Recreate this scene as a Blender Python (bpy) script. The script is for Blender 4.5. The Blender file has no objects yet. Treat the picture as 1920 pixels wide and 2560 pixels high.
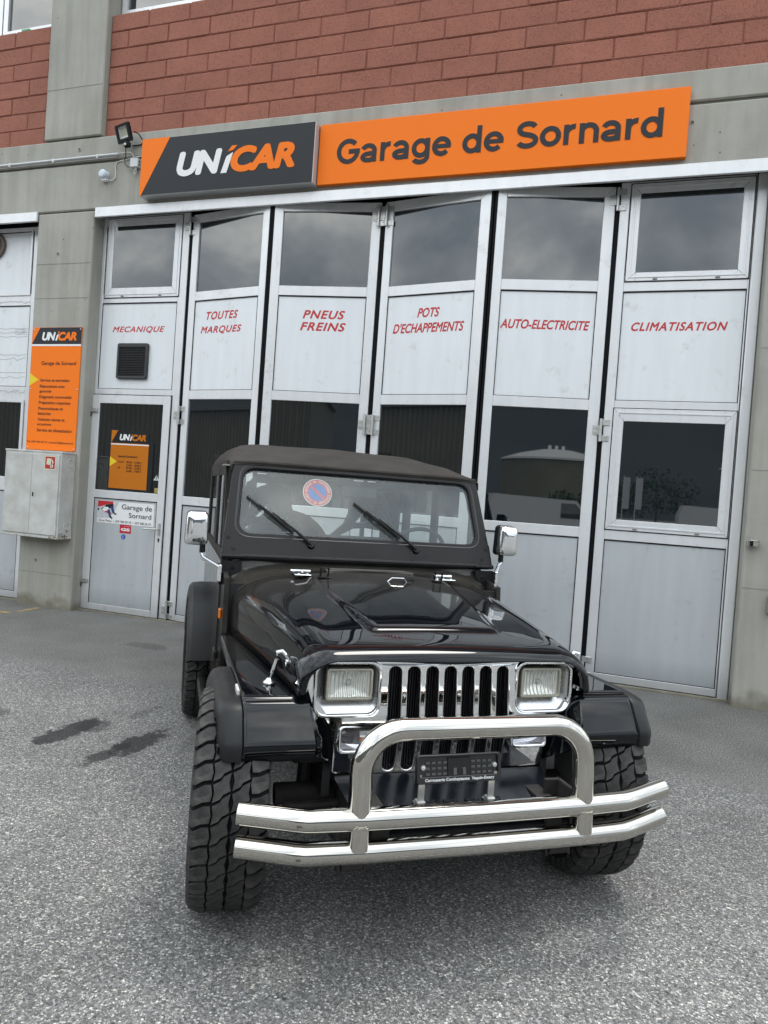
import bpy, bmesh, math, random
from mathutils import Vector, Matrix
R = math.radians
rnd = random.Random(7)
sc = bpy.context.scene
COL = sc.collection

# ------------------------------------------------------------------ camera
cam = bpy.data.cameras.new('camera')
cam.sensor_fit = 'HORIZONTAL'; cam.sensor_width = 36.0
cam.lens = 1773.4 / 1920 * 36.0
cam.clip_start = 0.05; cam.clip_end = 6000
camo = bpy.data.objects.new('camera', cam); COL.objects.link(camo)
_y, _p, _r = R(18.227), R(-1.252), R(-4.021)
_W = Vector((-math.sin(_y) * math.cos(_p), math.cos(_y) * math.cos(_p), math.sin(_p)))
_h = Vector((math.cos(_y), math.sin(_y), 0)); _u = _h.cross(_W)
_R = math.cos(_r) * _h - math.sin(_r) * _u
_U = math.cos(_r) * _u + math.sin(_r) * _h
m = Matrix((_R, _U, -_W)).transposed().to_4x4()
m.translation = Vector((5.90, -6.852, 1.58))
camo.matrix_world = m
sc.camera = camo

# ------------------------------------------------------------------ world, sun, exposure
SUN_EL, SUN_AZ = R(72), R(25)       # azimuth measured clockwise from +Y
w = bpy.data.worlds.new('World'); sc.world = w; w.use_nodes = True
wn = w.node_tree; wn.nodes.clear()
def N(t, ty, **kw):
    n = t.nodes.new(ty)
    for k, v in kw.items():
        if k in n.inputs.keys() if isinstance(k, str) else False: n.inputs[k].default_value = v
        else: setattr(n, k, v)
    return n
def L(t, a, b): t.links.new(a, b)
out = wn.nodes.new('ShaderNodeOutputWorld'); bg = wn.nodes.new('ShaderNodeBackground')
sky = wn.nodes.new('ShaderNodeTexSky'); sky.sky_type = 'NISHITA'; sky.sun_disc = False
sky.sun_elevation = SUN_EL; sky.sun_rotation = SUN_AZ; sky.air_density = 1.2; sky.dust_density = 2.0
tc = wn.nodes.new('ShaderNodeTexCoord')
mp = wn.nodes.new('ShaderNodeMapping'); mp.inputs['Scale'].default_value = (1, 1, 1.35); mp.inputs['Location'].default_value = (0.35, 0.1, 0.2)
n1 = wn.nodes.new('ShaderNodeTexNoise'); n1.inputs['Scale'].default_value = 4.2; n1.inputs['Detail'].default_value = 10; n1.inputs['Roughness'].default_value = 0.56; n1.inputs['Distortion'].default_value = 0.35
n2 = wn.nodes.new('ShaderNodeTexNoise'); n2.inputs['Scale'].default_value = 5.0; n2.inputs['Detail'].default_value = 8; n2.inputs['Roughness'].default_value = 0.55
r1 = wn.nodes.new('ShaderNodeValToRGB')      # cloud brightness, thick grey to bright puffs
e = r1.color_ramp.elements; e[0].position = 0.36; e[0].color = (4.0, 4.6, 5.3, 1); e[1].position = 0.70; e[1].color = (14.5, 14.5, 14.0, 1)
k = r1.color_ramp.elements.new(0.5); k.color = (6.6, 7.1, 7.5, 1)
r2 = wn.nodes.new('ShaderNodeValToRGB')      # coverage
e = r2.color_ramp.elements; e[0].position = 0.30; e[0].color = (0.55, 0.55, 0.55, 1); e[1].position = 0.46; e[1].color = (1, 1, 1, 1)
sx = wn.nodes.new('ShaderNodeSeparateXYZ')
mr = wn.nodes.new('ShaderNodeMapRange'); mr.inputs[1].default_value = 0.0; mr.inputs[2].default_value = 1.0; mr.inputs[3].default_value = 0.95; mr.inputs[4].default_value = 1.9
mul = wn.nodes.new('ShaderNodeVectorMath'); mul.operation = 'SCALE'
mx = wn.nodes.new('ShaderNodeMix'); mx.data_type = 'RGBA'
L(wn, tc.outputs['Generated'], mp.inputs[0]); L(wn, mp.outputs[0], n1.inputs['Vector']); L(wn, mp.outputs[0], n2.inputs['Vector'])
L(wn, n1.outputs['Fac'], r1.inputs[0]); L(wn, n2.outputs['Fac'], r2.inputs[0])
L(wn, tc.outputs['Generated'], sx.inputs[0]); L(wn, sx.outputs['Z'], mr.inputs[0])
L(wn, r1.outputs[0], mul.inputs[0]); L(wn, mr.outputs[0], mul.inputs['Scale'])
L(wn, r2.outputs[0], mx.inputs['Factor']); L(wn, sky.outputs[0], mx.inputs['A']); L(wn, mul.outputs[0], mx.inputs['B'])
L(wn, mx.outputs['Result'], bg.inputs['Color']); bg.inputs['Strength'].default_value = 0.10
L(wn, bg.outputs[0], out.inputs['Surface'])

sun = bpy.data.lights.new('sun', 'SUN'); sun.energy = 0.9; sun.angle = R(18); sun.color = (1, 0.96, 0.9)
suno = bpy.data.objects.new('sun', sun); COL.objects.link(suno)
sd = Vector((math.sin(SUN_AZ) * math.cos(SUN_EL), math.cos(SUN_AZ) * math.cos(SUN_EL), math.sin(SUN_EL)))
suno.rotation_euler = sd.to_track_quat('Z', 'Y').to_euler()
sc.view_settings.view_transform = 'Standard'; sc.view_settings.look = 'None'
sc.view_settings.exposure = 0.95; sc.view_settings.gamma = 1.0; sc.view_settings.use_curve_mapping = False
sc.cycles.max_bounces = 7; sc.cycles.transparent_max_bounces = 12; sc.cycles.caustics_reflective = False; sc.cycles.caustics_refractive = False

# ------------------------------------------------------------------ materials
MT = {}
def mat(name, col, rough=0.6, metal=0.0, ior=1.5, coat=0.0, var=0.0, vscale=3.0, bump=0.0, bscale=40.0, rvar=0.0, col2=None, stretch=(1, 1, 1), spec=0.5):
    if name in MT: return MT[name]
    mt = bpy.data.materials.new(name); mt.use_nodes = True; t = mt.node_tree
    b = t.nodes['Principled BSDF']; b.inputs['Base Color'].default_value = (*col, 1)
    b.inputs['Roughness'].default_value = rough; b.inputs['Metallic'].default_value = metal; b.inputs['IOR'].default_value = ior
    b.inputs['Specular IOR Level'].default_value = spec
    if coat: b.inputs['Coat Weight'].default_value = coat; b.inputs['Coat Roughness'].default_value = 0.03
    if var or bump or rvar or col2:
        c = t.nodes.new('ShaderNodeTexCoord'); g = t.nodes.new('ShaderNodeMapping'); g.inputs['Scale'].default_value = stretch
        L(t, c.outputs['Object'], g.inputs[0])
    if var or col2 or rvar:
        n = t.nodes.new('ShaderNodeTexNoise'); n.inputs['Scale'].default_value = vscale; n.inputs['Detail'].default_value = 7; n.inputs['Roughness'].default_value = 0.6
        L(t, g.outputs[0], n.inputs['Vector'])
    if var or col2:
        r = t.nodes.new('ShaderNodeValToRGB'); r.color_ramp.elements[0].position = 0.3; r.color_ramp.elements[1].position = 0.7
        c2 = col2 or tuple(min(1, x * (1 + var)) for x in col)
        c1 = col if col2 else tuple(x * (1 - var) for x in col)
        r.color_ramp.elements[0].color = (*c1, 1); r.color_ramp.elements[1].color = (*c2, 1)
        L(t, n.outputs['Fac'], r.inputs[0]); L(t, r.outputs[0], b.inputs['Base Color'])
    if rvar:
        q = t.nodes.new('ShaderNodeMapRange'); q.inputs[1].default_value = 0.3; q.inputs[2].default_value = 0.7
        q.inputs[3].default_value = max(0, rough - rvar); q.inputs[4].default_value = rough + rvar
        L(t, n.outputs['Fac'], q.inputs[0]); L(t, q.outputs[0], b.inputs['Roughness'])
    if bump:
        n3 = t.nodes.new('ShaderNodeTexNoise'); n3.inputs['Scale'].default_value = bscale; n3.inputs['Detail'].default_value = 5
        bp = t.nodes.new('ShaderNodeBump'); bp.inputs['Strength'].default_value = bump; bp.inputs['Distance'].default_value = 0.004
        L(t, g.outputs[0], n3.inputs['Vector']); L(t, n3.outputs['Fac'], bp.inputs['Height']); L(t, bp.outputs[0], b.inputs['Normal'])
    MT[name] = mt
    return mt

def concrete(name, base, pit=True):
    mt = bpy.data.materials.new(name); mt.use_nodes = True; t = mt.node_tree; b = t.nodes['Principled BSDF']
    b.inputs['Roughness'].default_value = 0.85
    g = t.nodes.new('ShaderNodeNewGeometry')
    n = t.nodes.new('ShaderNodeTexNoise'); n.inputs['Scale'].default_value = 1.3; n.inputs['Detail'].default_value = 8; n.inputs['Roughness'].default_value = 0.65
    st = t.nodes.new('ShaderNodeMapping'); st.inputs['Scale'].default_value = (9, 9, 0.8)
    n2 = t.nodes.new('ShaderNodeTexNoise'); n2.inputs['Scale'].default_value = 1.0; n2.inputs['Detail'].default_value = 6
    v = t.nodes.new('ShaderNodeTexVoronoi'); v.inputs['Scale'].default_value = 7.5; v.inputs['Randomness'].default_value = 1
    L(t, g.outputs['Position'], n.inputs['Vector']); L(t, g.outputs['Position'], st.inputs[0]); L(t, st.outputs[0], n2.inputs['Vector']); L(t, g.outputs['Position'], v.inputs['Vector'])
    r = t.nodes.new('ShaderNodeValToRGB'); r.color_ramp.elements[0].position = 0.28; r.color_ramp.elements[1].position = 0.72
    r.color_ramp.elements[0].color = (*[x * 0.82 for x in base], 1); r.color_ramp.elements[1].color = (*[x * 1.12 for x in base], 1)
    L(t, n.outputs['Fac'], r.inputs[0])
    r2 = t.nodes.new('ShaderNodeValToRGB'); r2.color_ramp.elements[0].position = 0.35; r2.color_ramp.elements[1].position = 0.6
    r2.color_ramp.elements[0].color = (0.80, 0.79, 0.76, 1); r2.color_ramp.elements[1].color = (1, 1, 1, 1)
    L(t, n2.outputs['Fac'], r2.inputs[0])
    m1 = t.nodes.new('ShaderNodeMix'); m1.data_type = 'RGBA'; m1.blend_type = 'MULTIPLY'; m1.inputs['Factor'].default_value = 0.7
    L(t, r.outputs[0], m1.inputs['A']); L(t, r2.outputs[0], m1.inputs['B'])
    # air pits: small dark dots, only where a patch noise is high
    r3 = t.nodes.new('ShaderNodeValToRGB'); r3.color_ramp.interpolation = 'LINEAR'
    r3.color_ramp.elements[0].position = 0.045; r3.color_ramp.elements[0].color = (0.32, 0.31, 0.30, 1)
    r3.color_ramp.elements[1].position = 0.075; r3.color_ramp.elements[1].color = (1, 1, 1, 1)
    L(t, v.outputs['Distance'], r3.inputs[0])
    m2 = t.nodes.new('ShaderNodeMix'); m2.data_type = 'RGBA'; m2.blend_type = 'MULTIPLY'
    n4 = t.nodes.new('ShaderNodeTexNoise'); n4.inputs['Scale'].default_value = 1.1; L(t, g.outputs['Position'], n4.inputs['Vector'])
    r4 = t.nodes.new('ShaderNodeValToRGB'); r4.color_ramp.elements[0].position = 0.5; r4.color_ramp.elements[1].position = 0.56
    L(t, n4.outputs['Fac'], r4.inputs[0]); L(t, r4.outputs[0], m2.inputs['Factor'])
    L(t, m1.outputs['Result'], m2.inputs['A']); L(t, r3.outputs[0], m2.inputs['B'])
    # dirt near the ground (splash zone with a shape of its own)
    s = t.nodes.new('ShaderNodeSeparateXYZ'); L(t, g.outputs['Position'], s.inputs[0])
    n5 = t.nodes.new('ShaderNodeTexNoise'); n5.inputs['Scale'].default_value = 6; n5.inputs['Detail'].default_value = 6; L(t, g.outputs['Position'], n5.inputs['Vector'])
    ma = t.nodes.new('ShaderNodeMath'); ma.operation = 'MULTIPLY_ADD'; ma.inputs[1].default_value = -2.6; ma.inputs[2].default_value = 0.55
    L(t, s.outputs['Z'], ma.inputs[0])
    mb = t.nodes.new('ShaderNodeMath'); mb.operation = 'ADD'; L(t, ma.outputs[0], mb.inputs[0]); L(t, n5.outputs['Fac'], mb.inputs[1])
    r5 = t.nodes.new('ShaderNodeValToRGB'); r5.color_ramp.elements[0].position = 0.62; r5.color_ramp.elements[1].position = 0.95
    r5.color_ramp.elements[0].color = (1, 1, 1, 1); r5.color_ramp.elements[1].color = (0.50, 0.47, 0.40, 1)
    L(t, mb.outputs[0], r5.inputs[0])
    m3 = t.nodes.new('ShaderNodeMix'); m3.data_type = 'RGBA'; m3.blend_type = 'MULTIPLY'; m3.inputs['Factor'].default_value = 0.9
    L(t, m2.outputs['Result'], m3.inputs['A']); L(t, r5.outputs[0], m3.inputs['B']); L(t, m3.outputs['Result'], b.inputs['Base Color'])
    n6 = t.nodes.new('ShaderNodeTexNoise'); n6.inputs['Scale'].default_value = 60; n6.inputs['Detail'].default_value = 4; L(t, g.outputs['Position'], n6.inputs['Vector'])
    bp = t.nodes.new('ShaderNodeBump'); bp.inputs['Strength'].default_value = 0.35; bp.inputs['Distance'].default_value = 0.003
    L(t, n6.outputs['Fac'], bp.inputs['Height']); L(t, bp.outputs[0], b.inputs['Normal'])
    return mt

CONC = concrete('concrete', (0.375, 0.368, 0.328))
def block_material():
    mt = bpy.data.materials.new('painted_block'); mt.use_nodes = True; t = mt.node_tree; b = t.nodes['Principled BSDF']
    b.inputs['Roughness'].default_value = 0.9
    g = t.nodes.new('ShaderNodeNewGeometry'); oi = t.nodes.new('ShaderNodeObjectInfo')
    n = t.nodes.new('ShaderNodeTexNoise'); n.inputs['Scale'].default_value = 1.6; n.inputs['Detail'].default_value = 9; n.inputs['Roughness'].default_value = 0.7
    L(t, g.outputs['Position'], n.inputs['Vector'])
    r = t.nodes.new('ShaderNodeValToRGB'); r.color_ramp.elements[0].position = 0.3; r.color_ramp.elements[1].position = 0.66
    r.color_ramp.elements[0].color = (0.275, 0.105, 0.072, 1); r.color_ramp.elements[1].color = (0.355, 0.138, 0.093, 1)
    L(t, n.outputs['Fac'], r.inputs[0])
    v = t.nodes.new('ShaderNodeTexNoise'); v.inputs['Scale'].default_value = 85; v.inputs['Detail'].default_value = 3; L(t, g.outputs['Position'], v.inputs['Vector'])
    r2 = t.nodes.new('ShaderNodeValToRGB'); r2.color_ramp.elements[0].position = 0.34; r2.color_ramp.elements[1].position = 0.50
    r2.color_ramp.elements[0].color = (0.62, 0.60, 0.60, 1); r2.color_ramp.elements[1].color = (1, 1, 1, 1); L(t, v.outputs['Fac'], r2.inputs[0])
    m1 = t.nodes.new('ShaderNodeMix'); m1.data_type = 'RGBA'; m1.blend_type = 'MULTIPLY'; m1.inputs['Factor'].default_value = 0.85
    L(t, r.outputs[0], m1.inputs['A']); L(t, r2.outputs[0], m1.inputs['B'])
    hs = t.nodes.new('ShaderNodeHueSaturation'); q = t.nodes.new('ShaderNodeMapRange'); q.inputs[3].default_value = 0.96; q.inputs[4].default_value = 1.04
    L(t, oi.outputs['Random'], q.inputs[0]); L(t, q.outputs[0], hs.inputs['Value']); L(t, m1.outputs['Result'], hs.inputs['Color'])
    # grey weathering blotches
    n5 = t.nodes.new('ShaderNodeTexNoise'); n5.inputs['Scale'].default_value = 4.5; n5.inputs['Detail'].default_value = 8; n5.inputs['Roughness'].default_value = 0.7; L(t, g.outputs['Position'], n5.inputs['Vector'])
    r5 = t.nodes.new('ShaderNodeValToRGB'); r5.color_ramp.elements[0].position = 0.58; r5.color_ramp.elements[1].position = 0.78
    r5.color_ramp.elements[0].color = (0, 0, 0, 1); r5.color_ramp.elements[1].color = (0.30, 0.30, 0.30, 1); L(t, n5.outputs['Fac'], r5.inputs[0])
    m2 = t.nodes.new('ShaderNodeMix'); m2.data_type = 'RGBA'; L(t, r5.outputs[0], m2.inputs['Factor']); L(t, hs.outputs[0], m2.inputs['A']); m2.inputs['B'].default_value = (0.13, 0.10, 0.085, 1)
    L(t, m2.outputs['Result'], b.inputs['Base Color'])
    bp = t.nodes.new('ShaderNodeBump'); bp.inputs['Strength'].default_value = 0.55; bp.inputs['Distance'].default_value = 0.005
    L(t, v.outputs['Fac'], bp.inputs['Height']); L(t, bp.outputs[0], b.inputs['Normal'])
    return mt
BLOCK = block_material()

def asphalt_material():
    mt = bpy.data.materials.new('asphalt'); mt.use_nodes = True; t = mt.node_tree; b = t.nodes['Principled BSDF']
    g = t.nodes.new('ShaderNodeNewGeometry')
    def mixc(bt='MIX', f=None):
        n = t.nodes.new('ShaderNodeMix'); n.data_type = 'RGBA'; n.blend_type = bt
        if f is not None: n.inputs['Factor'].default_value = f
        return n
    def noise(s, d=6, ro=0.6):
        n = t.nodes.new('ShaderNodeTexNoise'); n.inputs['Scale'].default_value = s; n.inputs['Detail'].default_value = d; n.inputs['Roughness'].default_value = ro
        L(t, g.outputs['Position'], n.inputs['Vector']); return n
    def ramp(src, stops):
        r = t.nodes.new('ShaderNodeValToRGB'); el = r.color_ramp.elements
        el[0].position = stops[0][0]; el[0].color = (*([stops[0][1]] * 3 if not isinstance(stops[0][1], tuple) else stops[0][1]), 1)
        el[1].position = stops[-1][0]; el[1].color = (*([stops[-1][1]] * 3 if not isinstance(stops[-1][1], tuple) else stops[-1][1]), 1)
        for p, c in stops[1:-1]:
            x = el.new(p); x.color = (*([c] * 3 if not isinstance(c, tuple) else c), 1)
        L(t, src, r.inputs[0]); return r
    # crushed stone chips: cell colour and cell edge
    wrp = noise(26, 3); wv = t.nodes.new('ShaderNodeVectorMath'); wv.operation = 'MULTIPLY_ADD'; wv.inputs[1].default_value = (0.012,) * 3
    L(t, wrp.outputs['Color'], wv.inputs[0]); L(t, g.outputs['Position'], wv.inputs[2])
    v = t.nodes.new('ShaderNodeTexVoronoi'); v.inputs['Scale'].default_value = 150; L(t, wv.outputs[0], v.inputs['Vector'])
    ve = t.nodes.new('ShaderNodeTexVoronoi'); ve.feature = 'DISTANCE_TO_EDGE'; ve.inputs['Scale'].default_value = 150; L(t, wv.outputs[0], ve.inputs['Vector'])
    v2 = t.nodes.new('ShaderNodeTexVoronoi'); v2.inputs['Scale'].default_value = 62; L(t, wv.outputs[0], v2.inputs['Vector'])
    sp = t.nodes.new('ShaderNodeSeparateColor'); L(t, v.outputs['Color'], sp.inputs[0])
    sp2 = t.nodes.new('ShaderNodeSeparateColor'); L(t, v2.outputs['Color'], sp2.inputs[0])
    chips = ramp(sp.outputs[0], [(0.0, 0.070), (0.35, 0.145), (0.68, 0.205), (0.88, 0.32), (1.0, (0.56, 0.55, 0.51))])
    hue = ramp(sp.outputs[1], [(0.0, (1.0, 0.99, 0.955)), (0.6, (1, 1, 1)), (1.0, (1.06, 0.99, 0.92))])
    c1 = mixc('MULTIPLY', 1.0); L(t, chips.outputs[0], c1.inputs['A']); L(t, hue.outputs[0], c1.inputs['B'])
    big = ramp(sp2.outputs[0], [(0.86, 1.0), (0.93, 0.35), (0.965, 0.45), (0.975, 1.9), (1.0, 1.7)])
    bigm = ramp(v2.outputs['Distance'], [(0.30, 1.0), (0.5, 0.0)])
    c1b = mixc('MULTIPLY'); L(t, bigm.outputs[0], c1b.inputs['Factor']); L(t, c1.outputs['Result'], c1b.inputs['A']); L(t, big.outputs[0], c1b.inputs['B'])
    edge = ramp(ve.outputs['Distance'], [(0.0, 0.42), (0.16, 1.0)])
    c2 = mixc('MULTIPLY', 0.85); L(t, c1b.outputs['Result'], c2.inputs['A']); L(t, edge.outputs[0], c2.inputs['B'])
    pn = noise(0.9, 7, 0.62); patch = ramp(pn.outputs['Fac'], [(0.32, 0.76), (0.68, 1.12)])
    c3 = mixc('MULTIPLY', 1.0); L(t, c2.outputs['Result'], c3.inputs['A']); L(t, patch.outputs[0], c3.inputs['B'])
    # finer, darker layer laid along the building (y > -2.1)
    s = t.nodes.new('ShaderNodeSeparateXYZ'); L(t, g.outputs['Position'], s.inputs[0])
    en = noise(2.2, 8, 0.65); ad = t.nodes.new('ShaderNodeMath'); ad.operation = 'MULTIPLY_ADD'; ad.inputs[1].default_value = 0.42
    L(t, en.outputs['Fac'], ad.inputs[0]); L(t, s.outputs['Y'], ad.inputs[2])
    mrr = t.nodes.new('ShaderNodeMapRange'); mrr.inputs[1].default_value = -2.10; mrr.inputs[2].default_value = -1.72; L(t, ad.outputs[0], mrr.inputs[0])
    fn = noise(95, 4, 0.75); fine = ramp(fn.outputs['Fac'], [(0.30, (0.036, 0.035, 0.033)), (0.50, (0.110, 0.107, 0.100)), (0.64, (0.34, 0.33, 0.31))])
    fp = noise(1.7, 7, 0.6); fpr = ramp(fp.outputs['Fac'], [(0.3, 0.78), (0.7, 1.15)])
    c4 = mixc('MULTIPLY', 1.0); L(t, fine.outputs[0], c4.inputs['A']); L(t, fpr.outputs[0], c4.inputs['B'])
    c5 = mixc(); L(t, mrr.outputs[0], c5.inputs['Factor']); L(t, c3.outputs['Result'], c5.inputs['A']); L(t, c4.outputs['Result'], c5.inputs['B'])
    # oil stains: (x, y, half width, half length, strength)
    last = c5.outputs['Result']
    ew = noise(5, 9, 0.75)
    for (x, y, a, bb, k_, dr) in ((2.78, -3.31, 0.095, 0.27, 0.9, 0.0), (2.84, -3.16, 0.10, 0.13, 0.6, 0.0), (3.27, -3.26, 0.10, 0.24, 0.88, 0.0), (3.235, -3.50, 0.060, 0.20, 0.80, 0.0), (2.16, -3.27, 0.09, 0.10, 0.5, 0), (2.95, -2.76, 0.05, 0.15, 0.35, 0), (1.74, -1.14, 0.22, 0.12, 0.35, 0), (3.6, -2.95, 0.10, 0.30, 0.25, 0), (5.35, -2.25, 0.5, 0.13, 0.3, 0)):
        mpn = t.nodes.new('ShaderNodeMapping'); mpn.vector_type = 'TEXTURE'; mpn.inputs['Location'].default_value = (x, y, 0); mpn.inputs['Scale'].default_value = (a, bb, 1)
        L(t, g.outputs['Position'], mpn.inputs[0])
        ln = t.nodes.new('ShaderNodeVectorMath'); ln.operation = 'LENGTH'; L(t, mpn.outputs[0], ln.inputs[0])
        a1 = t.nodes.new('ShaderNodeMath'); a1.operation = 'MULTIPLY_ADD'; a1.inputs[1].default_value = 3.2; L(t, ew.outputs['Fac'], a1.inputs[0]); L(t, ln.outputs['Value'], a1.inputs[2])
        q = t.nodes.new('ShaderNodeMapRange'); q.inputs[1].default_value = 2.45; q.inputs[2].default_value = 2.62; q.inputs[3].default_value = k_; q.inputs[4].default_value = 0; L(t, a1.outputs[0], q.inputs[0])
        mm = mixc('MULTIPLY'); L(t, q.outputs[0], mm.inputs['Factor']); L(t, last, mm.inputs['A']); mm.inputs['B'].default_value = (0.04, 0.04, 0.05, 1)
        last = mm.outputs['Result']
    L(t, last, b.inputs['Base Color']); b.inputs['Roughness'].default_value = 0.78
    hsum = t.nodes.new('ShaderNodeMath'); hsum.operation = 'MULTIPLY'; L(t, ve.outputs['Distance'], hsum.inputs[0]); L(t, sp.outputs[2], hsum.inputs[1])
    bp = t.nodes.new('ShaderNodeBump'); bp.inputs['Strength'].default_value = 0.8; bp.inputs['Distance'].default_value = 0.008
    L(t, hsum.outputs[0], bp.inputs['Height']); L(t, bp.outputs[0], b.inputs['Normal'])
    return mt
ASPH = asphalt_material()

def alu_material(name, base, metal, rough, streak=0.12):
    mt = bpy.data.materials.new(name); mt.use_nodes = True; t = mt.node_tree; b = t.nodes['Principled BSDF']
    b.inputs['Metallic'].default_value = metal
    g = t.nodes.new('ShaderNodeNewGeometry'); mp_ = t.nodes.new('ShaderNodeMapping'); mp_.inputs['Scale'].default_value = (7, 7, 0.9); L(t, g.outputs['Position'], mp_.inputs[0])
    n = t.nodes.new('ShaderNodeTexNoise'); n.inputs['Scale'].default_value = 1.6; n.inputs['Detail'].default_value = 7; L(t, mp_.outputs[0], n.inputs['Vector'])
    r = t.nodes.new('ShaderNodeValToRGB'); r.color_ramp.elements[0].position = 0.3; r.color_ramp.elements[1].position = 0.7
    r.color_ramp.elements[0].color = (*[x * (1 - streak) for x in base], 1); r.color_ramp.elements[1].color = (*[min(1, x * (1 + streak * 0.5)) for x in base], 1)
    L(t, n.outputs['Fac'], r.inputs[0])
    n2 = t.nodes.new('ShaderNodeTexNoise'); n2.inputs['Scale'].default_value = 5; n2.inputs['Detail'].default_value = 10; n2.inputs['Roughness'].default_value = 0.75; L(t, g.outputs['Position'], n2.inputs['Vector'])
    r2 = t.nodes.new('ShaderNodeValToRGB'); r2.color_ramp.elements[0].position = 0.57; r2.color_ramp.elements[1].position = 0.76
    r2.color_ramp.elements[0].color = (1, 1, 1, 1); r2.color_ramp.elements[1].color = (0.62, 0.59, 0.54, 1); L(t, n2.outputs['Fac'], r2.inputs[0])
    mm = t.nodes.new('ShaderNodeMix'); mm.data_type = 'RGBA'; mm.blend_type = 'MULTIPLY'; mm.inputs['Factor'].default_value = 0.8
    L(t, r.outputs[0], mm.inputs['A']); L(t, r2.outputs[0], mm.inputs['B'])
    # grime rising from the sill
    s = t.nodes.new('ShaderNodeSeparateXYZ'); L(t, g.outputs['Position'], s.inputs[0])
    q = t.nodes.new('ShaderNodeMapRange'); q.inputs[1].default_value = 0.0; q.inputs[2].default_value = 0.30; q.inputs[3].default_value = 0.62; q.inputs[4].default_value = 1.0; L(t, s.outputs['Z'], q.inputs[0])
    m3 = t.nodes.new('ShaderNodeVectorMath'); m3.operation = 'SCALE'; L(t, mm.outputs['Result'], m3.inputs[0]); L(t, q.outputs[0], m3.inputs['Scale'])
    L(t, m3.outputs[0], b.inputs['Base Color'])
    q2 = t.nodes.new('ShaderNodeMapRange'); q2.inputs[1].default_value = 0.3; q2.inputs[2].default_value = 0.7; q2.inputs[3].default_value = rough - 0.06; q2.inputs[4].default_value = rough + 0.1
    L(t, n2.outputs['Fac'], q2.inputs[0]); L(t, q2.outputs[0], b.inputs['Roughness'])
    n3 = t.nodes.new('ShaderNodeTexNoise'); n3.inputs['Scale'].default_value = 2.4; n3.inputs['Detail'].default_value = 2; L(t, g.outputs['Position'], n3.inputs['Vector'])
    bp = t.nodes.new('ShaderNodeBump'); bp.inputs['Strength'].default_value = 0.25; bp.inputs['Distance'].default_value = 0.01
    L(t, n3.outputs['Fac'], bp.inputs['Height']); L(t, bp.outputs[0], b.inputs['Normal'])
    return mt
ALU = alu_material('anodised_frame', (0.74, 0.75, 0.76), 0.35, 0.36, 0.05)
PANEL = alu_material('white_panel', (0.76, 0.79, 0.81), 0.05, 0.42, 0.045)
PANEL_LOW = alu_material('shaded_panel', (0.53, 0.56, 0.58), 0.35, 0.42, 0.06)  # same panels lower down, their duller light put into the colour

PANE = mat('dark_glazing', (0.004, 0.007, 0.009), 0.015, ior=2.1, bump=0.02, bscale=1.2)
PANE_UP = mat('upper_glazing', (0.012, 0.017, 0.019), 0.02, ior=2.05, bump=0.02, bscale=1.2)
GASKET = mat('black_gasket', (0.004, 0.0045, 0.006), 0.6, spec=0.12)
RED = mat('red_lettering', (0.52, 0.03, 0.035), 0.5)
ORANGE = mat('orange_print', (0.92, 0.195, 0.010), 0.55, spec=0.22)
ORANGE_D = mat('orange_behind_glass', (0.52, 0.155, 0.008), 0.25)
DGREY = mat('dark_grey_print', (0.018, 0.021, 0.025), 0.5, spec=0.3)
DGREY_D = mat('black_print', (0.008, 0.010, 0.011), 0.3)
WHITE = mat('white_print', (0.80, 0.80, 0.80), 0.5)
YELLOW = mat('yellow_print', (0.80, 0.58, 0.01), 0.5)
BLUE = mat('blue_print', (0.01, 0.08, 0.42), 0.4)
BROWN = mat('brown_black_text', (0.035, 0.012, 0.008), 0.6)
ZINC = mat('zinc_hardware', (0.55, 0.55, 0.53), 0.38, metal=0.8, var=0.15, vscale=30)
PAINT = None
PLASTIC = mat('black_plastic_trim', (0.011, 0.0115, 0.0125), 0.42, spec=0.25, var=0.35, vscale=9, bump=0.12, bscale=250, rvar=0.08)
BLACKM = mat('satin_black_paint', (0.0075, 0.007, 0.0075), 0.30, spec=0.25, var=0.4, vscale=7, rvar=0.08)
FABRIC = mat('soft_top_fabric', (0.036, 0.032, 0.029), 0.88, var=0.3, vscale=5, bump=0.25, bscale=420, spec=0.25)
CARC = mat('tyre_groove_shade', (0.005, 0.005, 0.0055), 0.8, spec=0.15)  # darker than the tread rubber: groove shade put into the colour
RUBBER = mat('tyre_rubber', (0.016, 0.0163, 0.018), 0.72, bump=0.4, bscale=160, col2=(0.050, 0.048, 0.044), vscale=26, spec=0.3)
MUDDY = mat('muddy_rubber', (0.018, 0.018, 0.018), 0.85, col2=(0.085, 0.076, 0.058), vscale=9, spec=0.3)
CHROME = mat('chrome', (0.80, 0.81, 0.82), 0.045, metal=1.0, rvar=0.02, vscale=12)
STEEL = mat('polished_steel', (0.54, 0.52, 0.48), 0.045, metal=1.0, rvar=0.025, vscale=8, stretch=(0.4, 4, 4))
DARK = mat('dark_underside', (0.008, 0.008, 0.009), 0.7)
UNDER = mat('dirty_chassis', (0.022, 0.020, 0.018), 0.75, var=0.5, vscale=15, bump=0.4, bscale=60)
LIGHTG = mat('light_grey_plastic', (0.60, 0.62, 0.63), 0.5)
AMBER = mat('amber_lens', (0.75, 0.18, 0.01), 0.2)
SEATM = mat('seat_cloth', (0.035, 0.038, 0.042), 0.85)
SEATG = mat('seat_grommet', (0.30, 0.34, 0.34), 0.5)

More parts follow.
